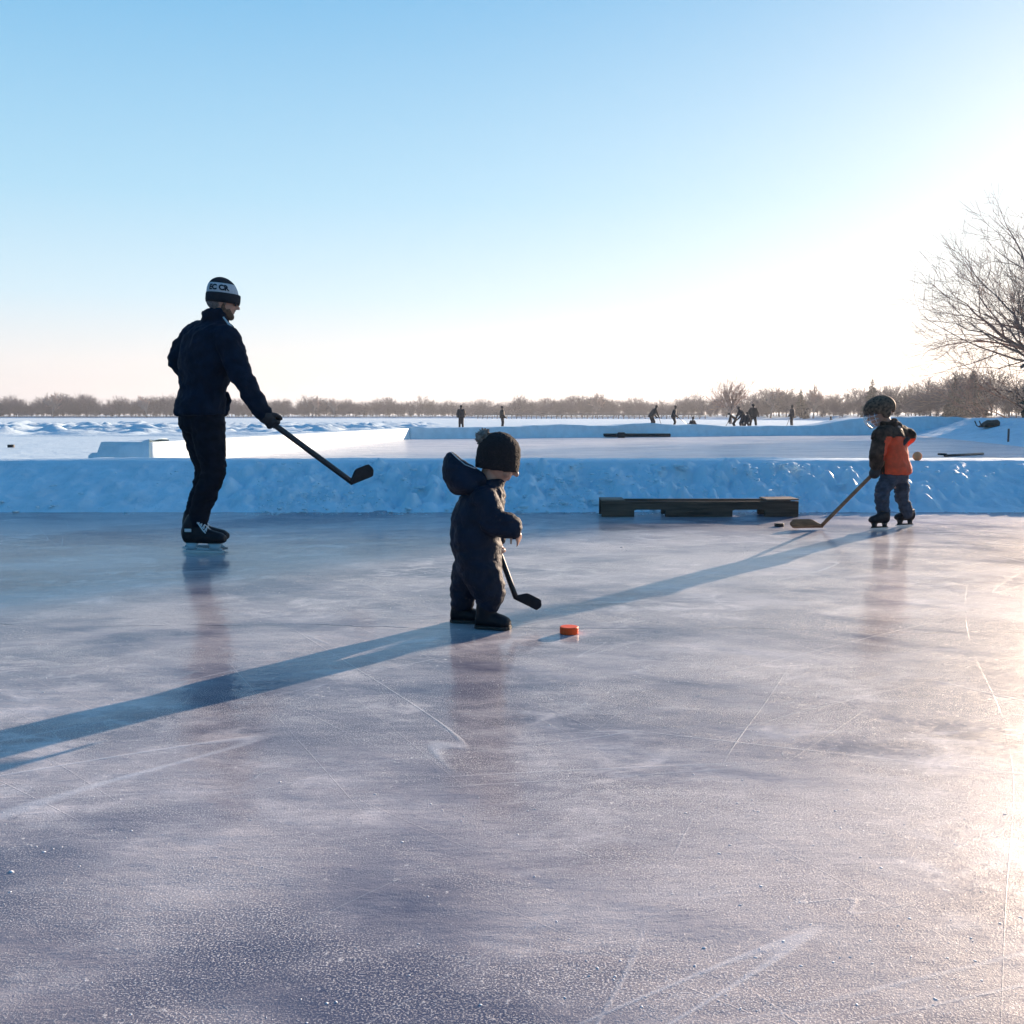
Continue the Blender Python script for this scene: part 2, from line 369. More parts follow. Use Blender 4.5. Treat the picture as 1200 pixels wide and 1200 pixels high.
# rough, chunky snow beyond the left wall and behind the far wall
def rough(X, Y):
    a = vf(X, Y, 0.42, 3.0); b = vf(X, Y, 1.1, 9.0); 
    env = np.clip((Y-50)/6, 0, 1)*np.clip((170-Y)/60, 0, 1)*np.clip((1.5-(X+0.055*Y))/5, 0.12, 1)
    h = np.clip(a*0.55+0.03, -0.03, 1) + np.clip(b, -0.2, 1)*0.26 + vf(X, Y, 2.3, 5.0)*0.10
    return np.maximum(h, -0.02)*env*0.75 - 0.06*(env <= 0.01)
ys = np.concatenate([np.arange(48, 90, 0.33), np.arange(90, 175, 0.9)])
tag(link('rough_snow', grid_mesh('rough_snow', np.arange(-75, 12, 0.36), ys, rough), M['farsnow']), kind='structure')

# ------------------------------------------------------------------ snow banks
def bank(name, path, height, thick, m, step=0.05, lump=0.05, smooth_top=0.08, seed=1.0, vstep=0.04, slope=0.06, ex=1.6, tilt=0.0, lumpf=None, label=None, endcap=True, hf=None, cat='snow bank'):
    "bank along path; its front face is on the right-hand side of the path direction"
    P = [Vector((p[0], p[1], 0)) for p in path]; pts = []
    for a, b in zip(P, P[1:]):
        n = max(1, int((b-a).length/step))
        for i in range(n): pts.append((a.lerp(b, i/n), (b-a).normalized()))
    pts.append((P[-1], (P[-1]-P[-2]).normalized()))
    # section: (offset from the front line going back, height fraction, lump weight)
    sec = []
    nv = max(4, int(height/vstep))
    for i in range(nv+1):
        f = i/nv; sec.append((-slope*(1-f)**ex, f, 0.0 if f*height > height-smooth_top*0.4 else min(1.0, (1-f)*height/smooth_top)))
    nt_ = max(2, int(thick/0.12))
    for i in range(1, nt_+1): sec.append((thick*i/nt_, 1.0, 0.0))
    for i in range(1, 5): sec.append((thick + 0.10*i/4*2, 1-i/4, 0.4))
    V = []; acc = 0.0; prev = pts[0][0]
    for p, d in pts:
        acc += (p-prev).length; prev = p
        nrm = Vector((d.y, -d.x, 0))       # towards the front
        hh = height*(hf(p) if hf else 1.0)
        lf = lumpf(p) if lumpf else 1.0
        for off, f, lw in sec:
            q = p - nrm*off; q.z = hh*f
            n = Vector((q.x+seed, q.y*(0.4 if tilt > 0.9 else 1.0), q.z))
            if off <= 0:
                v1 = noise.voronoi(n*6.5, distance_metric='DISTANCE')[0][0]; v2 = noise.voronoi(n*17+Vector((5,5,5)))[0][0]
                msk = max(0.0, min(1.0, 0.5+1.5*noise.noise(n*0.9)+0.2))
                dsp = lump*lf*lw*((0.55-v1)*1.5*msk + (0.5-v2)*0.45 + noise.fractal(n*3, 0.9, 2.1, 4)*0.6)
                dsp += 0.006*noise.noise(n*7)
                q += (nrm*(1-tilt) + Vector((0, 0, tilt)))*(dsp if not tilt else dsp*min(1.0, 4*f+0.1) - 0.012*lw)
                if f >= 0.999: q.z += 0.003*noise.noise(n*5)
            else:
                q.z += (0.012*noise.noise(n*1.3)+0.006*noise.noise(n*6)) * (1 if f > 0.9 else 0)
                if f < 0.9: q -= nrm*(lump*0.8*noise.noise(n*3))
            if f == 0: q.z = -0.03
            V.append(q)
    ns = len(sec); F = []
    i = np.arange(ns-1)[None, :] + np.arange(len(pts)-1)[:, None]*ns
    F = [np.stack([i, i+ns, i+ns+1, i+1], -1).reshape(-1, 4)]
    V = np.array([tuple(v) for v in V])
    V0 = len(V)
    caps = []
    for r_ in (0, (len(pts)-1)*ns):
        idx = list(range(r_, r_+ns)); 
        if r_: idx = idx[::-1]
        caps.append(np.array([idx]))
    me = raw_mesh(name, V, F+(caps if endcap else []))
    o = link(name, me, m); tag(o, kind='structure')
    return o

bank('snow_bank', [(-16, 11.65), (19, 11.65)], 0.44, 0.7, M['snow'], step=0.028, vstep=0.0062, lump=0.17, seed=4.0, slope=1.66, ex=1.06, tilt=0.93, smooth_top=0.07,
     lumpf=lambda p: 0.35 + 0.65*max(0, min(1, (p.x+3.3)/0.8)) - 0.35*max(0, min(1, (p.x-3)/1.5)))
# left wall of the second rink (sunlit), its broken end faces the camera
bank('side_snow_bank', [A0, A1], 0.45, 1.0, M['snow'], step=0.12, vstep=0.05, lump=0.015, seed=9, slope=0.02)
# crumbled end of that wall
bm = bmesh.new(); nseg = 46
prof = []
e0 = W(104, 541, 19.55); e1 = W(176, 541, 19.55)
for i in range(nseg+1):
    f = i/nseg; top = 534 - 18.5*min(1, f*1.05)**0.8 - 1.2*noise.noise(Vector((f*9, 0, 2)))*3*(1-f)
    prof.append((104+72*f, top))
rows = []
for jy, yy in enumerate([19.45, 19.5, 19.75, 20.1, 20.6, 21.1]):
    row = []
    for i, (px, top) in enumerate(prof):
        b0 = W(px, 545, 19.5); tp = W(px, top, 19.5)
        z = -0.02 if jy == 0 else max(0.02, tp.z + 0.05*noise.noise(Vector((i*0.2, jy*0.7, 4)))+0.015*noise.noise(Vector((i*0.5, jy*1.7, 4))))
        if jy == 5: z = -0.02
        row.append(bm.verts.new((b0.x + 0.0*jy, yy + 0.05*noise.noise(Vector((i*0.09, jy, 1))), z)))
    rows.append(row)
for a, b in zip(rows, rows[1:]):
    for i in range(nseg): bm.faces.new((a[i], a[i+1], b[i+1], b[i]))
tag(obj('snow_block', bm, M['snow']), kind='structure')
def hfar(p):
    px = 600+1200*p.x/p.y
    h = 1.0 + 0.10*noise.noise(Vector((p.x*0.5, 1, 1)))+0.07*noise.noise(Vector((p.x*1.6, 4, 1)))
    for c, wd, am in ((655, 45, 0.22), (752, 30, 0.34), (815, 20, 0.2), (1015, 42, 0.75), (1100, 60, 1.0)): h += am*math.exp(-((px-c)/wd)**2)
    return h
bank('far_snow_bank', [A1, A2+(A2-A1)*0.45], 0.47, 1.2, M['farsnow'], step=0.12, vstep=0.06, lump=0.05, seed=2, slope=0.1, hf=hfar)
_sh = Vector((3.2, -0.7, 0))
RB = bank('right_snow_bank', [A2+(A2-A3)*0.35+_sh, A3+_sh, A4+_sh], 0.90, 4.0, M['farsnow'], step=0.2, vstep=0.05, lump=0.09, seed=7, slope=3.2, ex=1.25, tilt=0.8, hf=lambda p: 0.93+0.1*noise.noise(p*0.5)-0.30*max(0, min(1, (48-p.y)/18)))

# snow crumbs and shavings scattered on the ice
proto = []
for k in range(4):
    b_ = bmesh.new(); bmesh.ops.create_icosphere(b_, subdivisions=1, radius=1)
    for v in b_.verts: v.co *= 0.7+0.5*rnd.random()
    b_.verts.ensure_lookup_table()
    proto.append((np.array([v.co[:] for v in b_.verts]), np.array([[v.index for v in f.verts] for f in b_.faces]))); b_.free()
VV, FF, nvv = [], [], 0
tries = 0
for i in range(16000):
    y = 1.2 + 8.8*rnd.random()**1.4; x = (rnd.random()-0.5)*(1.25*y+1.5)
    d = 0.5 + noise.noise(Vector((x*0.9, y*1.6, 0)))*1.4
    if rnd.random() > max(0.0, d-0.25)*1.0: continue
    v, f = proto[rnd.randrange(4)]
    s = 0.0008*min(2.0, math.exp(rnd.gauss(0, 0.5)))*(1+0.12*y)
    if rnd.random() < 0.004: s *= 3
    sc = np.array([s*(0.8+1.8*rnd.random()), s*(0.6+rnd.random()), s*0.35])
    a = rnd.random()*6.28; ca, sa = math.cos(a), math.sin(a)
    q = v*sc; q = np.stack([q[:, 0]*ca-q[:, 1]*sa, q[:, 0]*sa+q[:, 1]*ca, q[:, 2]], -1) + np.array([x, y, s*0.2])
    VV.append(q); FF.append(f+nvv); nvv += len(v)
o = link('snow_crumbs', raw_mesh('snow_crumbs', np.concatenate(VV), [np.concatenate(FF)]), M['crumb'], smooth=False)
tag(o, 'loose white snow crumbs scattered over the near ice', None, None, 'stuff')

# broken snow chunks lying on the near bank and spilling onto the ice at its foot
VV, FF, nvv = [], [], 0
for i in range(2600):
    px = 520+430*rnd.random() if rnd.random() < 0.55 else (300+200*rnd.random() if rnd.random() < 0.4 else -300+1900*rnd.random())
    f = rnd.random()**1.3; y = 9.96 + 1.5*f; zz = 0.44*f**1.0*0.97
    if rnd.random() < 0.12: y = 9.75+0.25*rnd.random(); zz = 0.0
    x = (px-600)/1200*y; d = noise.noise(Vector((x*1.1, y*1.5, 7)))
    if d < -0.1 and rnd.random() < 0.8: continue
    v, fc = proto[rnd.randrange(4)]; s = 0.010*math.exp(rnd.gauss(0, 0.55)); s = min(s, 0.045)
    if zz == 0.0: s = min(s, 0.012)
    sc = np.array([s*(0.8+rnd.random()), s*(0.8+rnd.random()), s*(0.3+0.25*rnd.random())]); a = rnd.random()*6.28; ca, sa = math.cos(a), math.sin(a)
    q = v*sc; q = np.stack([q[:, 0]*ca-q[:, 1]*sa, q[:, 0]*sa+q[:, 1]*ca, q[:, 2]], -1) + np.array([x, y, zz + s*0.1])
    VV.append(q); FF.append(fc+nvv); nvv += len(v)
o = link('snow_chunks', raw_mesh('snow_chunks', np.concatenate(VV), [np.concatenate(FF)]), M['snow'], smooth=False)
tag(o, 'broken snow chunks scattered over the shaded snow bank', None, None, 'stuff')

# ------------------------------------------------------------------ trees
class TreeB:
    def __init__(s): s.V = []; s.T = []; s.n = 0
    def tube(s, pts, rad, n):
        base = s.n
        for i, p in enumerate(pts):
            d = pts[min(i+1, len(pts)-1)]-pts[max(i-1, 0)]; u, v = ring_frame(d)
            for k in range(n):
                a = 2*math.pi*k/n; s.V.append(p + (u*math.cos(a)+v*math.sin(a))*rad[i])
        for i in range(len(pts)-1):
            for k in range(n):
                a, b = base+i*n+k, base+i*n+(k+1)%n; s.T.append((a, b, b+n, a+n))
        s.n = len(s.V)
def grow(tb_tr, tb_cr, p, d, L, r, lv, maxlv, rg, up=0.12, spread=38, kids=(3, 4), minr=0.008, wig=0.25):
    nseg = 5 if lv <= 2 else 3
    pts = [p]; rad = [r]; dd = d.normalized(); dirs = [dd]
    for i in range(nseg):
        dd = (dd + Vector((rg.gauss(0, wig), rg.gauss(0, wig), rg.gauss(0, wig)+up))*0.45).normalized()
        pts.append(pts[-1]+dd*L/nseg); rad.append(max(minr, r*(1-0.5*(i+1)/nseg))); dirs.append(dd)
    (tb_tr if lv == 0 else tb_cr).tube(pts, rad, 8 if lv == 0 else (5 if lv <= 2 else 3))
    if lv >= maxlv: return
    k = rg.randint(*kids) + (1 if lv < 2 else 0)
    for j in range(k):
        t = 0.25+0.75*(j+rg.random()*0.6)/k if lv > 0 else 0.45+0.55*(j+0.5)/k
        t = min(t, 1.0); i = min(nseg-1, int(t*nseg)); f = t*nseg-i; q = pts[i].lerp(pts[i+1], min(f, 1))
        ax = ring_frame(dirs[i])[0]; ax = Matrix.Rotation(rg.random()*6.28, 3, dirs[i]) @ ax
        nd = Matrix.Rotation(R(spread*(0.6+0.7*rg.random())), 3, ax) @ dirs[i]
        grow(tb_tr, tb_cr, q, nd, L*(0.55+0.3*rg.random()), max(minr, rad[i]*0.62), lv+1, maxlv, rg, up, spread, kids, minr, wig)
    grow(tb_tr, tb_cr, pts[-1], dirs[-1], L*0.72, rad[-1], lv+1, maxlv, rg, up, spread, kids, minr, wig)
def tb_mesh(tb, name): return raw_mesh(name, np.array([tuple(v) for v in tb.V]), [np.array(tb.T)])
def bare_tree(name, loc, label, seed, L, r, maxlv, group=None, limbs=None, **kw):
    t = thing(name, loc, label, 'tree', group); tr, cr = TreeB(), TreeB(); rg = random.Random(seed)
    grow(tr, cr, Vector((0, 0, -0.1)), Vector((0, 0, 1)), L, r, 0, maxlv, rg, **kw)
    if limbs:
        for (z, d, l, rr) in limbs: grow(tr, cr, Vector((0, 0, z)), Vector(d), l, rr, 1, maxlv, rg, **kw)
    a = link('trunk', tb_mesh(tr, 'trunk'), M['bark'], None); a.parent = t
    b = link('crown', tb_mesh(cr, 'crown'), M['twig'], None, False); b.parent = t
    return t
def copy_tree(o, loc, rz, sc=1.0, label=None, group=None):
    c = o.copy(); C.objects.link(c); c.location = loc; c.rotation_euler = (0, 0, rz); c.scale = (sc, sc, sc)
    if label: c['label'] = label
    if group: c['group'] = group
    for ch in list(o.children):
        d = ch.copy(); C.objects.link(d); d.parent = c
        for g in list(ch.children):
            e = g.copy(); C.objects.link(e); e.parent = d
    return c
BT = W(1262, 494, 60.0); BT.z = 0
big = bare_tree('bare_tree', BT, 'big spreading bare tree at the right edge with low reaching limbs', 5, 5.0, 0.42, 6, spread=38, kids=(2, 3), minr=0.0075, wig=0.3, up=0.10,
    limbs=[(1.0, (-0.9, 0.1, 0.62), 4.2, 0.2), (1.6, (-0.75, -0.3, 0.9), 4.4, 0.22), (2.4, (-0.45, 0.2, 1.1), 4.6, 0.22), (1.5, (0.5, 0.3, 1.0), 4.4, 0.2), (0.7, (-1.0, 0.0, 0.14), 3.6, 0.16)])

lone = bare_tree('bare_tree', G(856, 496.5), 'lone bare tree with fanned branches rising above the distant wood', 21, 2.0, 0.22, 5, spread=36, kids=(2, 2), minr=0.016, wig=0.2, up=0.14,
    limbs=[(1.5, (x_, 0.2*math.sin(x_*9), 1.0), 1.7+0.25*math.cos(x_*7), 0.10) for x_ in (-1.1, -0.7, -0.3, 0.2, 0.55, 0.95)])

# distances of the far shore as a function of the picture column
def DX(px):
    K = [(-300, 640), (0, 620), (300, 600), (600, 520), (800, 420), (950, 300), (1100, 210), (1300, 170), (1700, 150)]
    for (a, da), (b, db) in zip(K, K[1:]):
        if px <= b: return da+(db-da)*(px-a)/(b-a)
    return K[-1][1]
def TOP(px):
    K = [(-300, 466), (0, 467), (60, 465), (150, 467), (190, 465), (240, 469), (300, 470), (360, 466), (410, 470), (460, 468), (540, 471), (600, 468), (650, 466), (700, 464), (740, 468), (800, 466), (880, 462), (905, 457), (960, 460), (1000, 456), (1050, 451), (1090, 439), (1150, 431), (1300, 440), (1700, 436)]
    for (a, da), (b, db) in zip(K, K[1:]):
        if px <= b: return da+(db-da)*(px-a)/(b-a)
    return K[-1][1]
def HT(px, ytop): return CAM_H + (488-ytop)/1200*DX(px)
# shore terrain: snowy rise behind the waterline
bm = bmesh.new(); rows = []
for px in range(-500, 2000, 14):
    D = DX(px); row = []
    for k, (dd, z) in enumerate([(-12, -0.02), (0, 0.25), (10, 0.9), (45, 1.6), (140, 1.8), (500, 1.8)]):
        Y = D+dd; zz = z*(1+0.5*noise.noise(Vector((px*0.02, k, 0)))) if k else z
        row.append(bm.verts.new(((px-600)/1200*Y, Y, zz)))
    rows.append(row)
for a, b in zip(rows, rows[1:]):
    for i in range(5): bm.faces.new((a[i], b[i], b[i+1], a[i+1]))
tag(obj('shore', bm, M['farsnow']), kind='structure')

# far wood: one mass of small bare trees and brush
def proto_tree(seed, h=1.0, dense=90, shape=0):
    rg = random.Random(seed); V = []; T = []
    def quad(p, q, wd):
        d = (q-p).normalized(); s = d.cross(Vector((rg.gauss(0, 1), rg.gauss(0, 1), rg.gauss(0, 1)))).normalized()*wd
        n = len(V); V.extend([p-s, p+s, q+s*0.4, q-s*0.4]); T.append((n, n+1, n+2, n+3))
    quad(Vector((0, 0, 0)), Vector((0.02, 0, 0.55)), 0.016); quad(Vector((0, 0, 0)), Vector((0, 0.02, 0.55)), 0.016)
    cz = 0.58 if shape == 0 else 0.42
    for i in range(dense):
        a = rg.random()*6.28; el = rg.random()**0.8; rr = (0.16+0.26*rg.random())
        base = Vector((rg.gauss(0, 0.05), rg.gauss(0, 0.05), 0.2+0.35*rg.random()))
        tip = Vector((math.cos(a)*rr*(0.4+0.8*math.sin(el*3.0)), math.sin(a)*rr*(0.4+0.8*math.sin(el*3.0)), cz*0.5+el*(1-cz*0.5)))
        mid = base.lerp(tip, 0.55)+Vector((0, 0, 0.05))
        quad(base, mid, 0.006); quad(mid, tip, 0.004)
        for k in range(4):
            q0 = mid.lerp(tip, rg.random()); quad(q0, q0+Vector((rg.gauss(0, 0.06), rg.gauss(0, 0.06), 0.02+abs(rg.gauss(0, 0.07)))), 0.0045)
    return np.array([tuple(v) for v in V]), np.array(T)
PR = [proto_tree(100+i) for i in range(5)] + [proto_tree(200+i, dense=110, shape=1) for i in range(3)]
def wood(name, px0, px1, label, seed):
    rg = random.Random(seed); VV = []; FF = []; n = 0; px = px0
    while px < px1:
        D = DX(px); stepm = 1.7 if D > 350 else 1.5
        for row in range(3):
            dd = 4+row*9+rg.random()*8; Y = D+dd; x = (px-600)/1200*Y + rg.gauss(0, 1)
            h = HT(px, TOP(px) - (1.5 if row else -2))*(0.42+0.52*rg.random())
            h *= 1.05+0.55*noise.noise(Vector((px*0.045, seed, 0)))
            v, f = PR[rg.randrange(len(PR))]; a = rg.random()*6.28; wd = h*(1.0+0.5*rg.random()); 
            if row == 0 and rg.random() < 0.6: h *= 0.5; wd *= 0.9
            ca, sa = math.cos(a), math.sin(a)
            q = np.stack([(v[:, 0]*ca-v[:, 1]*sa)*wd+x, (v[:, 0]*sa+v[:, 1]*ca)*wd+Y, v[:, 2]*h+0.5], -1)
            VV.append(q); FF.append(f+n); n += len(v)
        px += stepm*1200/D
    o = link(name, raw_mesh(name, np.concatenate(VV), [np.concatenate(FF)]), M['farwood'], smooth=False)
    tag(o, label, None, None, 'stuff')
wood('far_wood', -120, 560, 'hazy band of leafless woodland on the far shore at the left', 3)
wood('near_wood', 560, 1500, 'brownish leafless woodland along the shore at the right', 8)
# trees one can tell apart above the band
v, f = PR[1]
for px, top, lab in [(62, 459, 'rounded bare tree topping the shoreline wood at the far left'), (172, 461, 'bare tree topping the wood just left of the man in the dark jacket'), (366, 463, 'bare tree standing out over the wood above the long hockey stick'),
                     (392, 466, 'narrower bare tree just right of the one above the hockey stick'), (698, 460, 'bare tree peaking over the wood near the timber dock'), (903, 452, 'wide bare tree over the wood by the standing figure in the long coat'), (953, 450, 'second bare tree peaking between the long coat figure and the spruces')]:
    D = DX(px)+2; H = HT(px, top)
    base = W(px, 488, D); base.z = 0.5
    t = bare_tree('bare_tree', base, lab, int(px), H*0.35, H*0.028, 4, spread=34, kids=(3, 3), minr=max(0.03, H*0.006), wig=0.2, up=0.15)
# spruces
def spruce(px, top, lab, seed, at=None, nb=260):
    D = DX(px)-4; H = HT(px, top); base = W(px, 488, D); base.z = 0.3
    if at: base = Vector((at[0], at[1], 0)); H = at[2]
    t = thing('spruce_tree', base, lab, 'tree', None); rg = random.Random(seed); tr, cr = TreeB(), TreeB()
    tr.tube([Vector((0, 0, 0)), Vector((0, 0, H*0.5)), Vector((0, 0, H*0.97))], [H*0.02, H*0.012, 0.01], 6)
    for i in range(nb):
        z = rg.random()**0.9; rr = (1-z)*H*(0.15 if at else 0.22)*(0.7+0.5*rg.random())+0.05*H*(1-z)+0.03; a = rg.random()*6.28
        p = Vector((0, 0, H*(0.08+0.9*z))); q = p+Vector((math.cos(a)*rr, math.sin(a)*rr, -rr*0.25+0.1)); sd = Vector((-math.sin(a), math.cos(a), 0))
        n = cr.n; cr.V += [p, q+sd*rr*0.22, q+Vector((0, 0, 0.06)), q-sd*rr*0.22, p-Vector((0, 0, rr*0.2))]; 
        cr.T += [(n, n+1, n+2, n+3), (n, n+1, n+2, n+4)]; cr.n = len(cr.V)
        for k in range(3):
            pp = p.lerp(q, 0.4+0.6*rg.random()); w_ = rr*0.25
            n = cr.n; cr.V += [pp, pp+Vector((rg.gauss(0, w_), rg.gauss(0, w_), -w_)), pp+Vector((rg.gauss(0, w_), rg.gauss(0, w_), -w_*0.6)), pp+Vector((0, 0, w_*0.5))]
            cr.T += [(n, n+1, n+2, n+3)]; cr.n = len(cr.V)
    a = link('trunk', tb_mesh(tr, 'trunk'), M['bark']); a.parent = t
    b = link('crown', tb_mesh(cr, 'crown'), M['needles'], None, False); b.parent = t
spruce(1021, 443, 'dark spruce rising above the helmeted child', 1)
spruce(1118, 437, 'wider spruce left of the narrow one near the big bare tree', 2)
spruce(1139, 430, 'tall narrow spruce beside the big bare tree', 3)
spruce(938, 455, 'small spruce behind the standing figure in the long coat', 4)

for k, (t_, p_, h_) in enumerate([(66, -3.4, 20), (60, -1.7, 20), (63, -0.3, 19)]):  # spruces added out of view so their shade falls over the man and left ice
    spruce(1300, 430, 'tall dense unseen spruce beyond the right edge, %s of three added to shade the rink' % ('leftmost', 'middle', 'rightmost')[k], 30+k,
        (-2.25+0.6157*t_+0.788*p_, 7.1+0.788*t_-0.6157*p_, h_), 1500)
# timber dock standing on posts in front of the far wood
dl = W(560, 485.0, 410); dr = W(826, 485.0, 380); t = thing('timber_dock', ((dl.x+dr.x)/2, 395, 0), 'long low timber dock on many posts in front of the far wood', 'dock')
bm = bmesh.new(); dv = (dr-dl); nn = 44; ang = math.atan2(dv.y, dv.x); rot = Matrix.Rotation(ang, 3, 'Z')
mid = (dl+dr)/2; add_box(bm, (mid.x, mid.y, 1.75), Vector((dv.x, dv.y, 0)).length, 2.5, 0.7, rot); obj('deck', bm, M['dock'], t, False)
for i in range(nn+1):
    p = dl.lerp(dr, i/nn); bm = bmesh.new(); add_tube(bm, [(p.x, p.y-0.8, -0.1), (p.x, p.y-0.8, 1.6)], 0.16, 6); obj('post', bm, M['dock'], t)

# ------------------------------------------------------------------ people
def rotz(v, a): return Vector((v.x*math.cos(a)-v.y*math.sin(a), v.x*math.sin(a)+v.y*math.cos(a), v.z))
def head_shapes(bm, c, r, fwd, tilt=0.0, beardless=True):
    "skull, jaw, nose, ears, brow, lips about centre c; r = half head height"
    f = fwd.normalized(); up0 = Vector((0, 0, 1)); s = f.cross(up0).normalized()
    f = (f*math.cos(tilt) - up0*math.sin(tilt)).normalized(); u = s.cross(f).normalized()
    rot = Matrix((s, f, u)).transposed()
    def P(a, b, cc): return c + s*a*r + f*b*r + u*cc*r
    add_ball(bm, P(0, -0.10, 0.22), r*0.70, r*0.86, r*0.80, rot, 20)
    add_ball(bm, P(0, 0.12, -0.22), r*0.58, r*0.62, r*0.66, rot, 18)
    add_caps(bm, P(0, 0.30, -0.70), r*0.26, P(0, 0.38, -0.68), r*0.2)      # chin
    for q in (-1, 1):
        add_caps(bm, P(q*0.46, -0.12, -0.38), r*0.16, P(q*0.16, 0.42, -0.66), r*0.18)
        add_ball(bm, P(q*0.30, 0.50, -0.16), r*0.2, r*0.2, r*0.18, rot, 10)  # cheek
        add_ball(bm, P(q*0.68, -0.08, -0.06), r*0.07, r*0.14, r*0.22, rot, 10)  # ear
        add_caps(bm, P(q*0.14, 0.70, 0.16), r*0.08, P(q*0.42, 0.58, 0.15), r*0.08)  # brow
    add_caps(bm, P(0, 0.70, 0.10), r*0.07, P(0, 0.90, -0.20), r*0.10)       # nose
    for q in (-1, 1): add_ball(bm, P(q*0.08, 0.80, -0.23), r*0.08, r*0.08, r*0.06, rot, 8)
    add_caps(bm, P(-0.14, 0.66, -0.44), r*0.06, P(0.14, 0.66, -0.44), r*0.06)
    add_caps(bm, P(-0.12, 0.64, -0.53), r*0.065, P(0.12, 0.64, -0.53), r*0.065)
    return P, rot, (s, f, u)
def hand_shapes(bm, wr, dirn, nrm, size, curl=0.5, side=1, fat=1.0):
    "palm and five fingers; dirn wrist->knuckles, nrm = direction the palm faces, side = thumb side sign along dirn x nrm"
    d = dirn.normalized(); n = (nrm - d*nrm.dot(d)).normalized(); s = d.cross(n).normalized()*side; L = size
    pc = wr + d*L*0.27
    add_loft(bm, [(wr + d*L*t - n*0, s*L*wd, n*L*th) for t, wd, th in ((-0.05, .15, .12), (0.08, .19, .14), (0.25, .23, .14), (0.42, .23, .12), (0.50, .20, .09))], 12)
    for k in range(4):
        off = (0.165 - 0.11*k)*L; base = wr + d*L*0.44 + s*off; ln = L*(0.46, 0.52, 0.48, 0.38)[k]; r0 = L*0.055*fat
        p = base; a = 0.15; pts = [(p, r0*1.1)]
        for j, fr in enumerate((0.45, 0.3, 0.25)):
            a += curl*(0.9, 1.1, 0.8)[j] + 0.08*k; dd = (d*math.cos(a) + n*math.sin(a) + s*(0.06-0.04*k)).normalized(); p = p + dd*ln*fr; pts.append((p, r0*(0.95-0.12*j)))
        add_chain(bm, pts, 8)
    p = wr + d*L*0.12 + s*L*0.17; pts = [(p, L*0.075*fat)]
    for j, fr in enumerate((0.2, 0.17, 0.14)):
        a = 0.3+curl*0.5*j; dd = (d*0.75 + s*(0.75-0.45*j*curl) + n*(0.25+0.5*a*curl)).normalized(); p = p+dd*L*fr; pts.append((p, L*(0.066-0.008*j)*fat))
    add_chain(bm, pts, 8)

def stick_obj(name, root_label, group, hand_pt, butt, heel, blade_dir, blade_len, shaft_m, blade_m, sc=1.0, curve=0.0, bh=0.07, side=None, lie_up=Vector((0,0,1)), tape=True):
    t = thing(name, heel, root_label, 'hockey stick', group)
    d = (heel-butt).normalized()
    s = side or d.cross(blade_dir).normalized(); w_ = d.cross(s).normalized()
    bm = bmesh.new(); secs = []
    for k in range(9):
        c = butt.lerp(heel + lie_up.normalized()*0.012*sc, k/8); a, b = 0.0155*sc, 0.011*sc
        secs.append((c, (w_*a)*1.15, (s*b)*1.15))
    add_loft(bm, secs, 8); obj('shaft', bm, shaft_m, t)
    # blade: flat curved plate
    bd = blade_dir.normalized(); up = (lie_up - bd*lie_up.dot(bd)).normalized(); th = bd.cross(up).normalized()
    bm = bmesh.new(); secs = []; n = 12
    for k in range(n+1):
        f = k/n; c = heel + bd*blade_len*(f-0.06) + th*curve*f*f*blade_len
        g_ = min(1.0, f*2.4); g_ = g_*g_*(3-2*g_)
        hh = (0.016*sc*(1-g_) + bh*0.56*g_) * (1.0 if f < 0.86 else math.sqrt(max(0.05, 1-((f-0.86)/0.145)**2)))
        tk = 0.006*sc*(2.0-1.3*g_)
        secs.append((c + up*(0.016*sc*(1-g_) + bh*0.56*g_), up*hh, th*tk))
    add_loft(bm, secs, 12); obj('blade', bm, blade_m, t)
    if tape:
        bm = bmesh.new(); e = butt - d*0.0
        add_tube(bm, [e - d*0.015*sc, e - d*0.012*sc, e + d*0.10*sc, e + d*0.103*sc], [0.012*sc, 0.021*sc, 0.0205*sc, 0.019*sc], 10); obj('grip_tape', bm, M['tape'], t)
    return t

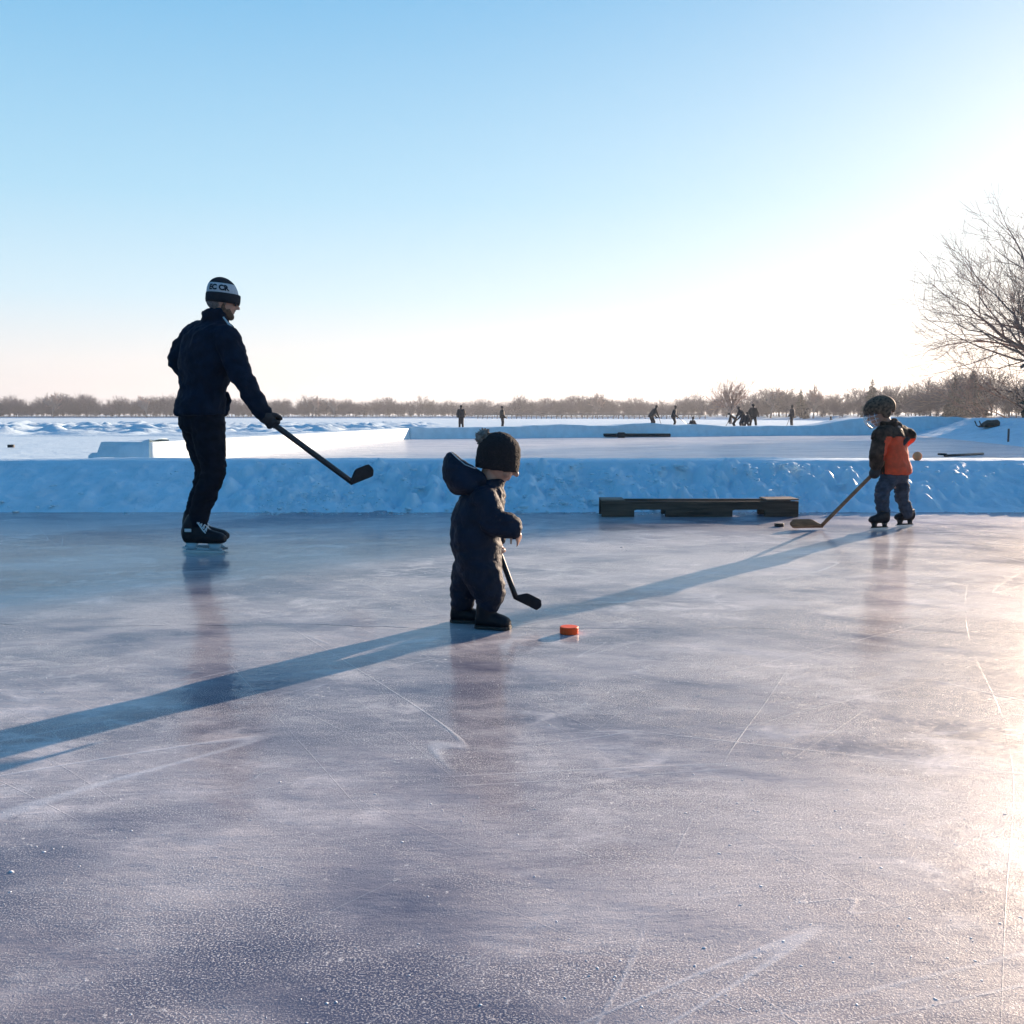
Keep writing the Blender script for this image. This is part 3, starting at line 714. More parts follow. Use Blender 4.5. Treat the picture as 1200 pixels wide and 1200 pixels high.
def skate(parent, heel, toe, ankle, sc=1.0, voxel=0.008, laces=True, label_patch=False, hm='holder'):
    "heel/toe: ground points under the boot, blade touching z=0"
    d = (toe-heel); L = d.length; d.normalize(); s = d.cross(Vector((0,0,1))).normalized(); z = Vector((0,0,1)); hb = 0.062*sc
    bm = bmesh.new()
    def sec(t, wd, z0, z1): return (heel + d*L*t + z*(hb+(z0+z1)/2), s*wd*sc, z*(z1-z0)/2)
    add_loft(bm, [sec(-0.01, .022, .02, .08*sc), sec(0.05, .036, 0, .11*sc), sec(0.25, .040, 0, .12*sc), sec(0.5, .044, 0, .10*sc), sec(0.72, .048, 0, .082*sc), sec(0.9, .043, .002, .07*sc), sec(1.0, .026, .012, .05*sc)], 16)
    add_loft(bm, [(heel + d*L*0.17 + z*(hb+0.03), s*.038*sc, d*L*.17), (heel + d*L*0.20 + z*(hb+0.12*sc), s*.041*sc, d*L*.20), (ankle - z*0.0, s*.046*sc, d*L*.20)], 16)
    add_caps(bm, heel + d*L*0.33 + z*(hb+0.09*sc), .036*sc, heel + d*L*0.62 + z*(hb+0.055*sc), .030*sc)
    boot = link('skate', remesh(bm, voxel, 3), M['boot'], parent)
    bm = bmesh.new()
    for t0, t1 in ((0.06, 0.34), (0.58, 0.90)):
        add_loft(bm, [(heel + d*L*(t0+t1)/2 + z*zz, s*.014*sc, d*L*(t1-t0)/2*kk) for zz, kk in ((0.026*sc, 0.8), (0.045*sc, 0.85), (hb+0.004, 1.15))], 10)
    add_box(bm, heel + d*L*0.48 + z*0.026*sc, 0.008*sc, L*0.86, 0.014*sc, Matrix((s, d, z)).transposed())
    obj('blade_holder', bm, M[hm], boot)
    bm = bmesh.new(); n = 10
    prof = [(heel + d*L*(-0.02+1.0*k/n) + z*(0.001 + 0.012*sc*max(0, abs(k/n-0.5)*2-0.75)*3)) for k in range(n+1)]
    top = [heel + d*L*(-0.01+0.98*k/n) + z*0.022*sc for k in range(n+1)]
    th = s*0.0018
    A = [[bm.verts.new(p+q) for p in prof] for q in (-th, th)]; B = [[bm.verts.new(p+q) for p in top] for q in (-th, th)]
    for k in range(n):
        bm.faces.new((A[0][k], A[0][k+1], B[0][k+1], B[0][k])); bm.faces.new((A[1][k], A[1][k+1], B[1][k+1], B[1][k])); bm.faces.new((A[0][k], A[0][k+1], A[1][k+1], A[1][k])); bm.faces.new((B[0][k], B[0][k+1], B[1][k+1], B[1][k]))
    obj('blade', bm, M['steel'], boot, False)
    if laces:
        bm = bmesh.new()
        for k in range(6):
            t = 0.40+0.055*k; zz = hb + (0.142-0.0155*k)*sc; c = heel + d*L*t + z*zz; 
            for q in (-1, 1): add_tube(bm, [c - s*q*0.033*sc - z*0.015, c + z*0.006*sc, c + s*q*0.033*sc + d*0.012 - z*0.018], 0.0038*sc, 5)
        e = heel + d*L*0.48 + z*(hb+0.115*sc) - s*0.036*sc
        add_tube(bm, [heel + d*L*0.42 + z*(hb+0.13*sc) + s*0.036*sc, heel + d*L*0.55 + z*(hb+0.085*sc) + s*0.043*sc, heel + d*L*0.62 + z*(hb+0.07*sc) + s*0.048*sc], 0.004*sc, 5)
        obj('laces', bm, M['lace'], boot)
    if label_patch:
        bm = bmesh.new(); c = heel + d*L*0.20 + z*(hb+0.085*sc) + s*0.047*sc
        add_box(bm, c, 0.004, 0.05, 0.022, Matrix((s, d, z)).transposed(), 0.0015); obj('side_patch', bm, M['label'], boot, False)
    return boot

# ---- the man
YM = 7.12
def Pm(px, py, dy=0.0): return W(px, py, YM+dy)
fm = Vector((math.cos(R(38)), math.sin(R(38)), 0)); rm = Vector((fm.y, -fm.x, 0))       # his front and his right
loc = G(238, 645); man = thing('person', (loc.x, YM, 0), 'tall bearded man in navy jacket and striped knit hat skating with a long black stick', 'person')
sh = Pm(247, 396); shR = Pm(266, 397, -0.16); shL = Pm(227, 395, 0.15); elR = Pm(283, 442, -0.2); wrR = Pm(310, 486, -0.16)
elL = Pm(208, 421, 0.16); wrL = Pm(226, 446, 0.24)
pel = Pm(236, 474); hc = Pm(262, 354.5); nk = Pm(254, 377)
hipR = Pm(243, 492, -0.08); hipL = Pm(230, 492, 0.08); knR = Pm(251, 551, -0.10); knL = Pm(243, 549, 0.09); anR = Pm(230.5, 606, -0.09); anL = Pm(227, 602, 0.08)
fh = Vector((math.cos(R(9)), math.sin(R(9)), 0))
bm = bmesh.new(); HR = 0.117
Ph, hrot, hax = head_shapes(bm, hc, HR, fh, R(10))
add_chain(bm, [(Ph(0, -0.15, -0.45), 0.062), (nk, 0.062), (sh, 0.07)])
add_chain(bm, [(sh, 0.095), (Pm(240, 430), 0.11), (pel, 0.12)])
for a, b, c in ((shR, elR, wrR), (shL, elL, wrL)): add_chain(bm, [(sh, 0.06), (a, 0.055), (b, 0.045), (c, 0.03)])
for a, b, c in ((hipR, knR, anR), (hipL, knL, anL)): add_chain(bm, [(pel, 0.09), (a, 0.085), (b, 0.055), (c, 0.04)])
hd = (Pm(321, 500, -0.16)-wrR); hand_shapes(bm, wrR, hd, Vector((0.3, 0.9, -0.2)), 0.17, 1.0, 1)
hand_shapes(bm, wrL, fm, -rm*-1, 0.17, 0.3, 1)
link('body', remesh(bm, 0.0075, 3), M['skin'], man)
# jacket: torso loft with broad back, arms, collar
def torso(bm, rows, n=22):
    add_loft(bm, [(c, r_*wd, f_*dp) for c, r_, f_, wd, dp in rows], n)
bm = bmesh.new()
torso(bm, [(Pm(254, 377), rm, fm, .085, .08), (Pm(250, 385), rm, fm, .195, .125), (Pm(244.5, 394), rm, fm, .24, .15), (Pm(242, 410), rm, fm, .25, .165), (Pm(241, 432), rm, fm, .24, .17),
    (Pm(238, 455), rm, fm, .215, .15), (Pm(235.5, 472), rm, fm, .215, .16), (Pm(234.5, 486), rm, fm, .22, .165)])
add_chain(bm, [(Pm(250, 391), 0.09), (shR, 0.088), (elR, 0.072), (Pm(296, 464, -0.18), 0.066), (wrR, 0.052)])
add_chain(bm, [(Pm(243, 391, 0.05), 0.10), (shL, 0.095), (Pm(217, 408, 0.16), 0.085), (elL, 0.073), (Pm(222, 440, 0.22), 0.066), (wrL, 0.055)])
add_loft(bm, [(Pm(252.5, 380), rm*.088, fm*.085), (Pm(253.5, 371), rm*.094+Vector((0,0,.01)), fm*.092), (Pm(254.5, 364.5), rm*.094+Vector((0,0,.012)), fm*.095)], 18)
add_caps(bm, Pm(239, 366, 0.0), .016, Pm(246, 371, -0.08), .014)
me = wrinkle(remesh(bm, 0.010, 5), 0.024, 6.0, 2, (1, 1, 1.3))
jk = link('jacket', me, M['jacket'], man)
bm = bmesh.new(); add_chain(bm, [(Pm(262, 372, -0.10), .006), (Pm(268, 380, -0.11), .007), (Pm(275, 386, -0.10), .006)], 8); obj('collar_trim', bm, M['holder'], jk)
bm = bmesh.new(); add_chain(bm, [(Pm(266, 461, -0.05), .012), (Pm(268.5, 470, -0.03), .016), (Pm(264, 484, -0.02), .02)], 10); add_caps(bm, Pm(262, 478, -0.02), 0.04, Pm(258, 484, 0), .04)
link('jacket_hem', wrinkle(remesh(bm, 0.008, 3), 0.01, 16, 5), M['jacket'], man)
# trousers
bm = bmesh.new()
torso(bm, [(Pm(235, 476), rm, fm, .15, .13), (Pm(236, 486), rm, fm, .165, .15), (Pm(237, 499), rm, fm, .17, .15), (Pm(238, 507), rm, fm, .14, .12)])
add_chain(bm, [(hipR, .118), (Pm(246, 522, -0.09), .102), (knR, .080), (Pm(243, 575, -0.1), .079), (Pm(234.5, 598, -0.09), .066), (Pm(232, 612, -0.09), .068)])
add_chain(bm, [(hipL, .112), (Pm(236, 522, 0.09), .100), (knL, .078), (Pm(237, 575, 0.09), .072), (Pm(229, 596, 0.08), .062), (Pm(227, 608, 0.08), .066)])
link('trousers', wrinkle(remesh(bm, 0.011, 4), 0.016, 9.0, 7, (1, 1, 1.8)), M['trousers'], man)
# glove closed round the shaft
bm = bmesh.new(); hand_shapes(bm, wrR, hd, Vector((0.3, 0.9, -0.2)), 0.185, 1.15, 1, 1.35); add_caps(bm, wrR-hd*0.3, 0.046, wrR+hd*0.2, 0.05)
link('glove', remesh(bm, 0.006, 3), M['glove'], man)
bm = bmesh.new(); hand_shapes(bm, wrL, fm, rm, 0.185, 0.4, 1, 1.35); link('glove', remesh(bm, 0.008, 3), M['glove'], man)
# hair at the nape and beard
bm = bmesh.new(); add_ball(bm, Ph(0, -0.22, 0.02), HR*.74, HR*.80, HR*.62, hrot, 18); link('hair', remesh(bm, 0.007, 2), M['greyhair'], man)
bm = bmesh.new()
for q in (-1, 1):
    add_caps(bm, Ph(q*.60, .06, -.12), HR*.09, Ph(q*.50, .12, -.50), HR*.15); add_caps(bm, Ph(q*.50, .12, -.50), HR*.15, Ph(q*.16, .50, -.78), HR*.17)
    add_caps(bm, Ph(q*.38, .38, -.44), HR*.15, Ph(q*.05, .52, -.70), HR*.17)
add_caps(bm, Ph(-.12, .52, -.76), HR*.2, Ph(.12, .52, -.76), HR*.2); add_caps(bm, Ph(-.14, .70, -.36), HR*.05, Ph(.14, .70, -.36), HR*.05)
link('beard', wrinkle(remesh(bm, 0.006, 2), 0.003, 60, 3), M['beard'], man)
# sunglasses
bm = bmesh.new()
for q in (-1, 1):
    add_ball(bm, Ph(q*.30, .73, .04), HR*.24, HR*.05, HR*.17, hrot, 14); add_tube(bm, [Ph(q*.50, .66, .10), Ph(q*.66, .3, .10), Ph(q*.70, -.1, .06)], 0.0035, 6)
add_tube(bm, [Ph(-.12, .80, .10), Ph(.12, .80, .10)], 0.003, 6); obj('sunglasses', bm, M['glass'], man)
# hat: dark cuff, white band with letters, dark crown
ht = R(-2); s_, f_, u_ = hax; uh = (u_*math.cos(R(4)) - f_*math.sin(R(4))).normalized(); fh2 = s_.cross(uh)*-1; fh2 = uh.cross(s_)
hb0 = Ph(0, -0.06, 0.18); HK8 = 0.80
def hat_r(t): return 0.098*math.sqrt(max(0.0, 1-(t/0.185)**2.6))
def hring(t, k=1.0, lean=0.0): r_ = hat_r(t)*k; return (hb0 + uh*t*HK8 - fh2*0.02*(t/0.17), s_*r_*0.94, fh2*r_*1.12)
def hat_loft(ts, k=1.0):
    bm = bmesh.new(); add_loft(bm, [hring(t, k) for t in ts], 36); return bm
cuff = bmesh.new(); add_loft(cuff, [(hb0+uh*t*HK8, s_*r_*0.95, fh2*r_*1.12) for t, r_ in ((-0.034, .096), (-0.037, .101), (-0.015, .1045), (0.03, .1045), (0.045, .102), (0.047, .097))], 36)
hat = obj('hat', cuff, M['knit_dark'], man)
obj('white_band', hat_loft([0.03, 0.05, 0.07, 0.09, 0.11, 0.128]), M['knit_white'], hat)
obj('hat_crown', hat_loft([0.127, 0.14, 0.152, 0.162, 0.171, 0.178, 0.1835]), M['knit_dark'], hat)
def text_mesh(s, size, bold=0.0):
    cu = bpy.data.curves.new('t', 'FONT'); cu.body = s; cu.size = size; cu.extrude = 0.0; cu.offset = bold; cu.resolution_u = 3
    o = bpy.data.objects.new('t', cu); C.objects.link(o); dg = bpy.context.evaluated_depsgraph_get(); dg.update()
    me = bpy.data.meshes.new_from_object(o.evaluated_get(dg)); bpy.data.objects.remove(o); return me
me = text_mesh('EC CR', 0.05, 0.0025)
bmt = bmesh.new(); bmt.from_mesh(me); bmesh.ops.subdivide_edges(bmt, edges=bmt.edges[:], cuts=1); bmesh.ops.triangulate(bmt, faces=bmt.faces[:])
xs_ = [v.co.x for v in bmt.verts]; x0_, x1_ = min(xs_), max(xs_)
for v in bmt.verts:
    t = 0.066 + v.co.y/HK8; a = -math.pi/2 + 0.0 + (v.co.x-(x0_+x1_)/2)/0.105 + R(-8); r_ = hat_r(t)*1.03
    # angle measured so that text runs left (nape) to right (forehead) on his right side
    v.co = hb0 + uh*t*HK8 - fh2*0.02*(t/0.17) + s_*(-math.sin(a)*r_*0.94) + fh2*(math.cos(a)*r_*1.12)
bmt.to_mesh(me); bmt.free(); link('lettering', me, M['knit_dark'], hat, False)
skate(man, Vector((W(216, 640, YM-0.09).x, YM-0.10, 0)), Vector((W(266, 640, YM-0.13).x, YM-0.16, 0)), anR+Vector((0,0,0.02)), 1.12, label_patch=True)
skate(man, Vector((W(215, 640, YM+0.08).x, YM+0.07, 0)), Vector((W(268.5, 640, YM+0.04).x, YM+0.03, 0)), anL+Vector((0,0,0.02)), 1.12)
heelM = Pm(413, 568, 0.05); buttM = Pm(307, 487, -0.10)
stick_obj('hockey_stick', 'long black hockey stick held out in the air by the man in the striped hat', None, None, buttM, heelM, (Pm(437, 558, 0.10)-heelM), 0.185, M['shaft'], M['tape'], 1.15, 0.05, 0.085, lie_up=Vector((0.25, 0, 1)))

# ---- the toddler
YT = 4.56
def Pt(px, py, dy=0.0): return W(px, py, YT+dy)
tod = thing('person', (Pt(565, 730).x, YT, 0), 'toddler in dark navy snowsuit and knit hat with grey pompom standing by the orange puck', 'person')
ft = Vector((1, 0.12, 0)).normalized(); rt = Vector((ft.y, -ft.x, 0))
hc = Pt(586, 541); HT_ = 0.103
bm = bmesh.new(); P2, hr2, ax2 = head_shapes(bm, hc, HT_, Vector((1, 0.05, 0)), R(26))
for q in (-1, 1): add_ball(bm, P2(q*.34, .44, -.30), HT_*.26, HT_*.24, HT_*.24, hr2, 12)
sh = Pt(566, 582); nk = Pt(573, 564); shR = Pt(568, 587, -0.09); shL = Pt(568, 587, 0.10); elR = Pt(578, 611, -0.12); wrR = Pt(601, 619, -0.12); elL = Pt(574, 614, 0.13); wrL = Pt(584, 637, 0.12)
pel = Pt(559, 655)
add_chain(bm, [(P2(0, -.1, -.4), .05), (nk, .05), (sh, .06)]); add_chain(bm, [(sh, .08), (pel, .085)])
for a, b, c in ((shR, elR, wrR), (shL, elL, wrL)): add_chain(bm, [(sh, .05), (a, .04), (b, .03), (c, .022)])
hipR = Pt(564, 668, -.06); hipL = Pt(553, 668, .06); knR = Pt(573, 692, -.06); knL = Pt(549, 692, .07); anR = Pt(572, 719, -.06); anL = Pt(542, 716, .07)
for a, b, c in ((hipR, knR, anR), (hipL, knL, anL)): add_chain(bm, [(pel, .06), (a, .05), (b, .04), (c, .03)])
hand_shapes(bm, wrR, (Pt(609, 629, -.12)-Pt(602, 619, -.12)), Vector((-0.5, 0.6, -0.4)), 0.098, 0.32, -1)
hand_shapes(bm, wrL, Vector((0.25, -0.1, -1)), Vector((0.6, -0.8, 0)), 0.09, 1.1, 1)
link('body', remesh(bm, 0.0042, 2), M['skin'], tod)
bm = bmesh.new()
torso(bm, [(Pt(575, 563), rt, ft, .05, .05), (Pt(571, 572), rt, ft, .095, .075), (Pt(565, 584), rt, ft, .125, .10), (Pt(560, 602), rt, ft, .135, .113), (Pt(558, 622), rt, ft, .135, .112),
    (Pt(558, 642), rt, ft, .138, .110), (Pt(560, 658), rt, ft, .138, .105), (Pt(562, 670), rt, ft, .12, .095), (Pt(562, 678), rt, ft, .09, .07)])
add_chain(bm, [(Pt(567, 583, -.04), .055), (shR, .062), (elR, .060), (Pt(592, 615, -.125), .055), (Pt(600, 618.5, -.12), .047)])
add_loft(bm, [(Pt(597.5, 617, -.12), (Pt(600, 606)-Pt(596, 629))*0.5, Vector((0, .048, 0))), (Pt(605, 620, -.12), (Pt(607, 609)-Pt(603, 631))*0.52, Vector((0, .048, 0)))], 14)
add_chain(bm, [(Pt(567, 583, .04), .055), (shL, .062), (elL, .056), (Pt(580, 628, .125), .05)])
add_chain(bm, [(hipR, .088), (Pt(572, 690, -.065), .074), (Pt(575, 698, -.06), .064), (Pt(573, 704, -.06), .058)])
add_chain(bm, [(hipL, .088), (Pt(546, 688, .07), .072), (Pt(543, 696, .07), .060), (Pt(542, 703, .07), .055)])
# collar
add_loft(bm, [(Pt(574, 571), rt*.07, ft*.062), (Pt(575, 562), rt*.072, ft*.066)], 16)
me = wrinkle(remesh(bm, 0.0075, 5), 0.017, 8.0, 4, (1, 1, 1.7)); suit = link('snowsuit', me, M['snowsuit'], tod)
# hood hanging behind, pointed tip
bm = bmesh.new()
add_loft(bm, [(Pt(527, 530), rt*.02, ft*.012), (Pt(531, 538), rt*.065, ft*.04), (Pt(534, 548), rt*.095, ft*.058), (Pt(539, 560), rt*.11, ft*.075), (Pt(546, 570), rt*.11, ft*.075), (Pt(553, 578), rt*.09, ft*.06)], 20)
add_caps(bm, Pt(534, 552), .052, Pt(538, 566), .056); add_caps(bm, Pt(546, 566), .06, Pt(564, 571), .058); add_caps(bm, Pt(536, 546, -.04), .035, Pt(562, 562, -.05), .035); add_caps(bm, Pt(536, 546, .04), .035, Pt(562, 562, .05), .035)
add_caps(bm, Pt(527, 533), .012, Pt(540, 546), .03)
link('hood', wrinkle(remesh(bm, 0.0075, 4), 0.008, 16, 9), M['snowsuit'], suit)
bm = bmesh.new(); add_tube(bm, [Pt(528, 529.5, -.02), Pt(536, 537, -.05), Pt(545, 544.5, -.07), Pt(557, 549, -.075)], .0022, 6); obj('hood_trim', bm, M['holder'], suit)
# hat
s_, f_, u_ = ax2; uh = (u_*math.cos(R(19)) - f_*math.sin(R(19))).normalized(); fq = uh.cross(s_)
cc = Pt(582.5, 547)
bm = bmesh.new(); add_loft(bm, [(cc+uh*t-fq*0.0, s_*r_*.9, fq*r_) for t, r_ in ((-.012, .090), (-.014, .096), (0.0, .098), (.03, .099), (.036, .097), (.06, .098), (.09, .094), (.115, .082), (.135, .062), (.15, .034), (.156, .008))], 32)
me = remesh(bm, .004, 2); hat = link('hat', wrinkle(me, 0.003, 45, 2), M['knit_brown'], tod)
bm = bmesh.new(); pc = Pt(567, 512, 0.0)
add_ball(bm, pc, .036, .034, .030, None, 20)
for i in range(150):
    a = Vector((rnd.gauss(0, 1), rnd.gauss(0, 1), rnd.gauss(0, 1))).normalized(); add_caps(bm, pc+a*.025, .006, pc+a*(.036+.006*rnd.random()), .002, 5)
link('pompom', mesh_of(bm), M['fur'], hat)
# boots
def snow_boot(parent, heel, toe, top, sc=1.0):
    d = toe-heel; L = d.length; d.normalize(); s = d.cross(Vector((0,0,1))).normalized(); z = Vector((0,0,1)); bm = bmesh.new()
    def sec(t, wd, z0, z1): return (heel + d*L*t + z*(z0+z1)/2, s*wd*sc, z*(z1-z0)/2)
    add_loft(bm, [sec(0, .02, .015, .05*sc), sec(.06, .034, .0, .09*sc), sec(.3, .038, 0, .1*sc), sec(.55, .040, 0, .075*sc), sec(.8, .043, 0, .062*sc), sec(.94, .036, 0, .052*sc), sec(1, .022, .01, .038*sc)], 16)
    add_loft(bm, [(heel + d*L*.28 + z*.03, s*.037*sc, d*L*.27), (heel+d*L*.30+z*.08*sc, s*.045*sc, d*L*.29), (top, s*.056*sc, d*L*.33)], 16)
    b = link('boot', remesh(bm, .005, 2), M['boot'], parent)
    bm = bmesh.new(); secs = []
    pts = [(0.0, .024), (.08, .038), (.3, .041), (.55, .041), (.8, .046), (.95, .038), (1.015, .02)]
    lo = [bm.verts.new(heel + d*L*t + s*w_*sc + z*.002) for t, w_ in pts] + [bm.verts.new(heel + d*L*t - s*w_*sc + z*.002) for t, w_ in pts[::-1]]
    f0 = bm.faces.new(lo); r_ = bmesh.ops.extrude_face_region(bm, geom=[f0]); 
    for v in [g for g in r_['geom'] if isinstance(g, bmesh.types.BMVert)]: v.co.z += .014
    obj('sole', bm, M['rubber'], b, False)
snow_boot(tod, Vector((Pt(558, 733).x, YT-.05, 0)), Vector((Pt(598, 733).x, YT-.09, 0)), Pt(573, 699, -.06), 1.0)
snow_boot(tod, Vector((Pt(527, 733).x, YT+.08, 0)), Vector((Pt(564, 733).x, YT+.06, 0)), Pt(543, 698, .07), 1.0)
heelT = G(601, 704, 0.075); heelT = Pt(606, 704, .10); buttT = wrL + Vector((-0.06, 0.02, 0.12))
bl = W(634, 718, YT+.06)-heelT
heelT = Pt(604, 703, .12); buttT = Pt(578, 628, .16)
stick_obj('hockey_stick', 'small dark hockey stick poking out behind the toddler with curved blade on the ice', None, None, buttT, heelT, (Pt(634, 717, .08)-heelT), 0.135, M['shaft'], M['tape'], 0.75, 0.12, 0.048, lie_up=Vector((0.3, 0.0, 1)))

# ---- the child in the helmet
YK = 8.62
def Pk(px, py, dy=0.0): return W(px, py, YK+dy)
kid = thing('person', (Pk(1045, 615).x, YK, 0), 'child in patterned helmet and rust red jacket skating with a wooden stick', 'person')
fk = Vector((-math.cos(R(28)), math.sin(R(28)), 0)); rk = Vector((fk.y, -fk.x, 0))   # his right: away from the camera
hc = Pk(1031, 484); HK = 0.118
bm = bmesh.new(); P3, hr3, ax3 = head_shapes(bm, hc, HK, Vector((-1, 0.1, 0)), R(20))
sh = Pk(1045, 507); nk = Pk(1038, 496); shL = Pk(1034, 509, -.12); shR = Pk(1057, 507, .12); elL = Pk(1028, 531, -.15); wrL = Pk(1027, 548, -.12); elR = Pk(1066, 511, .12); wrR = Pk(1050, 526, .24)
pel = Pk(1048, 553)
add_chain(bm, [(P3(0, -.1, -.4), .05), (nk, .05), (sh, .06)]); add_chain(bm, [(sh, .09), (pel, .09)])
for a, b, c in ((shR, elR, wrR), (shL, elL, wrL)): add_chain(bm, [(sh, .05), (a, .045), (b, .035), (c, .025)])
hipL = Pk(1043, 560, -.07); hipR = Pk(1054, 560, .07); knL = Pk(1033, 580, -.09); knR = Pk(1056, 581, .07); anL = Pk(1036, 603, -.08); anR = Pk(1063, 601, .06)
for a, b, c in ((hipR, knR, anR), (hipL, knL, anL)): add_chain(bm, [(pel, .07), (a, .06), (b, .045), (c, .035)])
hand_shapes(bm, wrL, Vector((-.25, .1, -1)), Vector((-.3, .9, 0)), .11, 1.0, 1); hand_shapes(bm, wrR, Vector((-.5, 0, -.5)), Vector((0, -1, 0)), .11, 1.0, 1)
link('body', remesh(bm, .006, 2), M['skin'], kid)
bm = bmesh.new()
torso(bm, [(Pk(1040, 496), rk, fk, .06, .06), (Pk(1043, 501), rk, fk, .11, .08), (Pk(1046, 509), rk, fk, .15, .10), (Pk(1046, 522), rk, fk, .155, .115), (Pk(1047, 537), rk, fk, .165, .12), (Pk(1048.5, 549), rk, fk, .18, .135), (Pk(1049, 555), rk, fk, .175, .135)], 22)
add_chain(bm, [(Pk(1042, 507, -.06), .065), (shL, .07), (elL, .064), (Pk(1027, 545, -.13), .052)])
add_chain(bm, [(Pk(1052, 506, .06), .062), (shR, .062), (elR, .056), (wrR, .045)])
me = wrinkle(remesh(bm, .010, 4), .013, 10, 12)
me.materials.append(M['camo']); me.materials.append(M['red'])
for p in me.polygons:
    c = p.center; px = 600 + 1200*c.x/c.y
    zb = W(1050, 512, YK).z + 0.012*noise.noise(c*14)
    # the lower body panel is red, yoke and sleeves patterned brown
    near_sleeve = c.y < YK-0.095 and px < 1038
    far_sleeve = px < 1036 - 0.0 and True
    sleeve = (px + (c.z-zb)*-6) < 1036.5 or (c.y > YK+.03 and px > 1062 and c.z > zb-.02)
    red = (c.z < zb and not sleeve)
    if c.z < W(1030, 542, YK).z and px > 1026 + 0 and px < 1037 and c.y < YK-.1: red = False
    p.material_index = 1 if red else 0
jk = link('jacket', me, None, kid)
bm = bmesh.new(); add_loft(bm, [(Pk(1041, 500), rk*.09, fk*.085), (Pk(1040, 494), rk*.095, fk*.09)], 16); add_caps(bm, Pk(1052, 500, .0), .04, Pk(1048, 495, -.03), .035); add_caps(bm, Pk(1026, 506, -.14), .02, Pk(1022, 513, -.15), .014)
link('hood', wrinkle(remesh(bm, .008, 3), .01, 14, 3), M['camo'], jk)
bm = bmesh.new(); torso(bm, [(Pk(1048, 549), rk, fk, .12, .10), (Pk(1048, 558), rk, fk, .13, .11), (Pk(1048.5, 565), rk, fk, .11, .09)], 18)
add_chain(bm, [(hipL, .072), (Pk(1036, 571, -.09), .064), (knL, .058), (Pk(1034, 592, -.085), .053), (anL, .050)])
add_chain(bm, [(hipR, .072), (Pk(1057, 570, .07), .062), (knR, .054), (Pk(1060, 592, .065), .050), (anR, .048)])
link('trousers', wrinkle(remesh(bm, .009, 3), .016, 13, 8, (1, 1, 2.2)), M['jeans'], kid)
for wr, dr in ((wrL, Vector((-.25, .1, -1))), (wrR, Vector((-.6, 0, -.5)))):
    bm = bmesh.new(); hand_shapes(bm, wr, dr, Vector((-.3, .9, 0)), .13, 1.1, 1, 1.5); add_caps(bm, wr - dr.normalized()*.03, .036, wr+dr.normalized()*.05, .046)
    link('glove', remesh(bm, .006, 3), M['glove'], kid)
# helmet: shell with cheek flaps, vents and face cage
bm = bmesh.new(); add_ball(bm, P3(0, -.08, .32), HK*.96, HK*1.14, HK*.90, hr3, 28)
me = mesh_of(bm); bm = bmesh.new(); bm.from_mesh(me)
s_, f_, u_ = ax3
bmesh.ops.bisect_plane(bm, geom=bm.verts[:]+bm.edges[:]+bm.faces[:], plane_co=P3(0, 0, -.02), plane_no=-(u_ - f_*0.15), clear_outer=True)
bmesh.ops.holes_fill(bm, edges=[e for e in bm.edges if e.is_boundary], sides=0)
for q in (-1, 1): add_ball(bm, P3(q*.84, -.22, -.12), HK*.12, HK*.34, HK*.34, hr3, 14)
add_ball(bm, P3(0, -.86, .02), HK*.5, HK*.2, HK*.32, hr3, 14)
hel = link('helmet', remesh(bm, .006, 2), M['helmet'], kid)
for q in (-1, 1):
    bm = bmesh.new()
    for k in range(1): add_tube(bm, [P3(q*(.25+.2*k), .55-.2*k, 1.0-.16*k), P3(q*(.25+.2*k), .0-.15*k, 1.14-.16*k)], .007, 6)
    obj('vent', bm, M['rubber'], hel)
bm = bmesh.new()
for k in range(7):
    a = R(-60+20*k); add_tube(bm, [P3(math.sin(a)*.85, math.cos(a)*1.0, .3), P3(math.sin(a)*.95, math.cos(a)*1.2, -.1), P3(math.sin(a)*.85, math.cos(a)*1.15, -.5), P3(math.sin(a)*.5, math.cos(a)*.9, -.85)], .0028, 5)
for zz, rr in ((.28, 1.0), (.02, 1.2), (-.24, 1.22), (-.5, 1.15), (-.84, .88)):
    add_tube(bm, [P3(math.sin(R(a))*rr*(.85 if rr > .9 else .6), math.cos(R(a))*rr, zz) for a in range(-70, 71, 14)], .003, 5)
obj('face_cage', bm, M['steel'], hel)
skate(kid, Vector((W(1040, 615, YK-.08).x, YK-.10, 0)), Vector((W(1015, 615, YK-.08).x, YK-.16, 0)), anL, .86, .007, laces=False, hm='rubber')
skate(kid, Vector((W(1070, 613, YK+.14).x, YK+.13, 0)), Vector((W(1046.5, 613, YK+.12).x, YK+.07, 0)), anR, .86, .007, laces=False, hm='rubber')
hk = Pk(962, 616, -.10); hk.z = 0.012; bt = Pk(1046, 528, .10)
glo = wrL + Vector((-.012, .02, -.05))
dv = (glo-hk).normalized(); bt = hk + dv*1.02
stick_obj('hockey_stick', 'worn wooden hockey stick held by the child in the helmet, blade flat on the ice', None, None, bt, hk, Vector((-1, -.10, 0.0)), 0.29, M['wood_stick'], M['wood_stick'], 0.95, -0.05, 0.068)

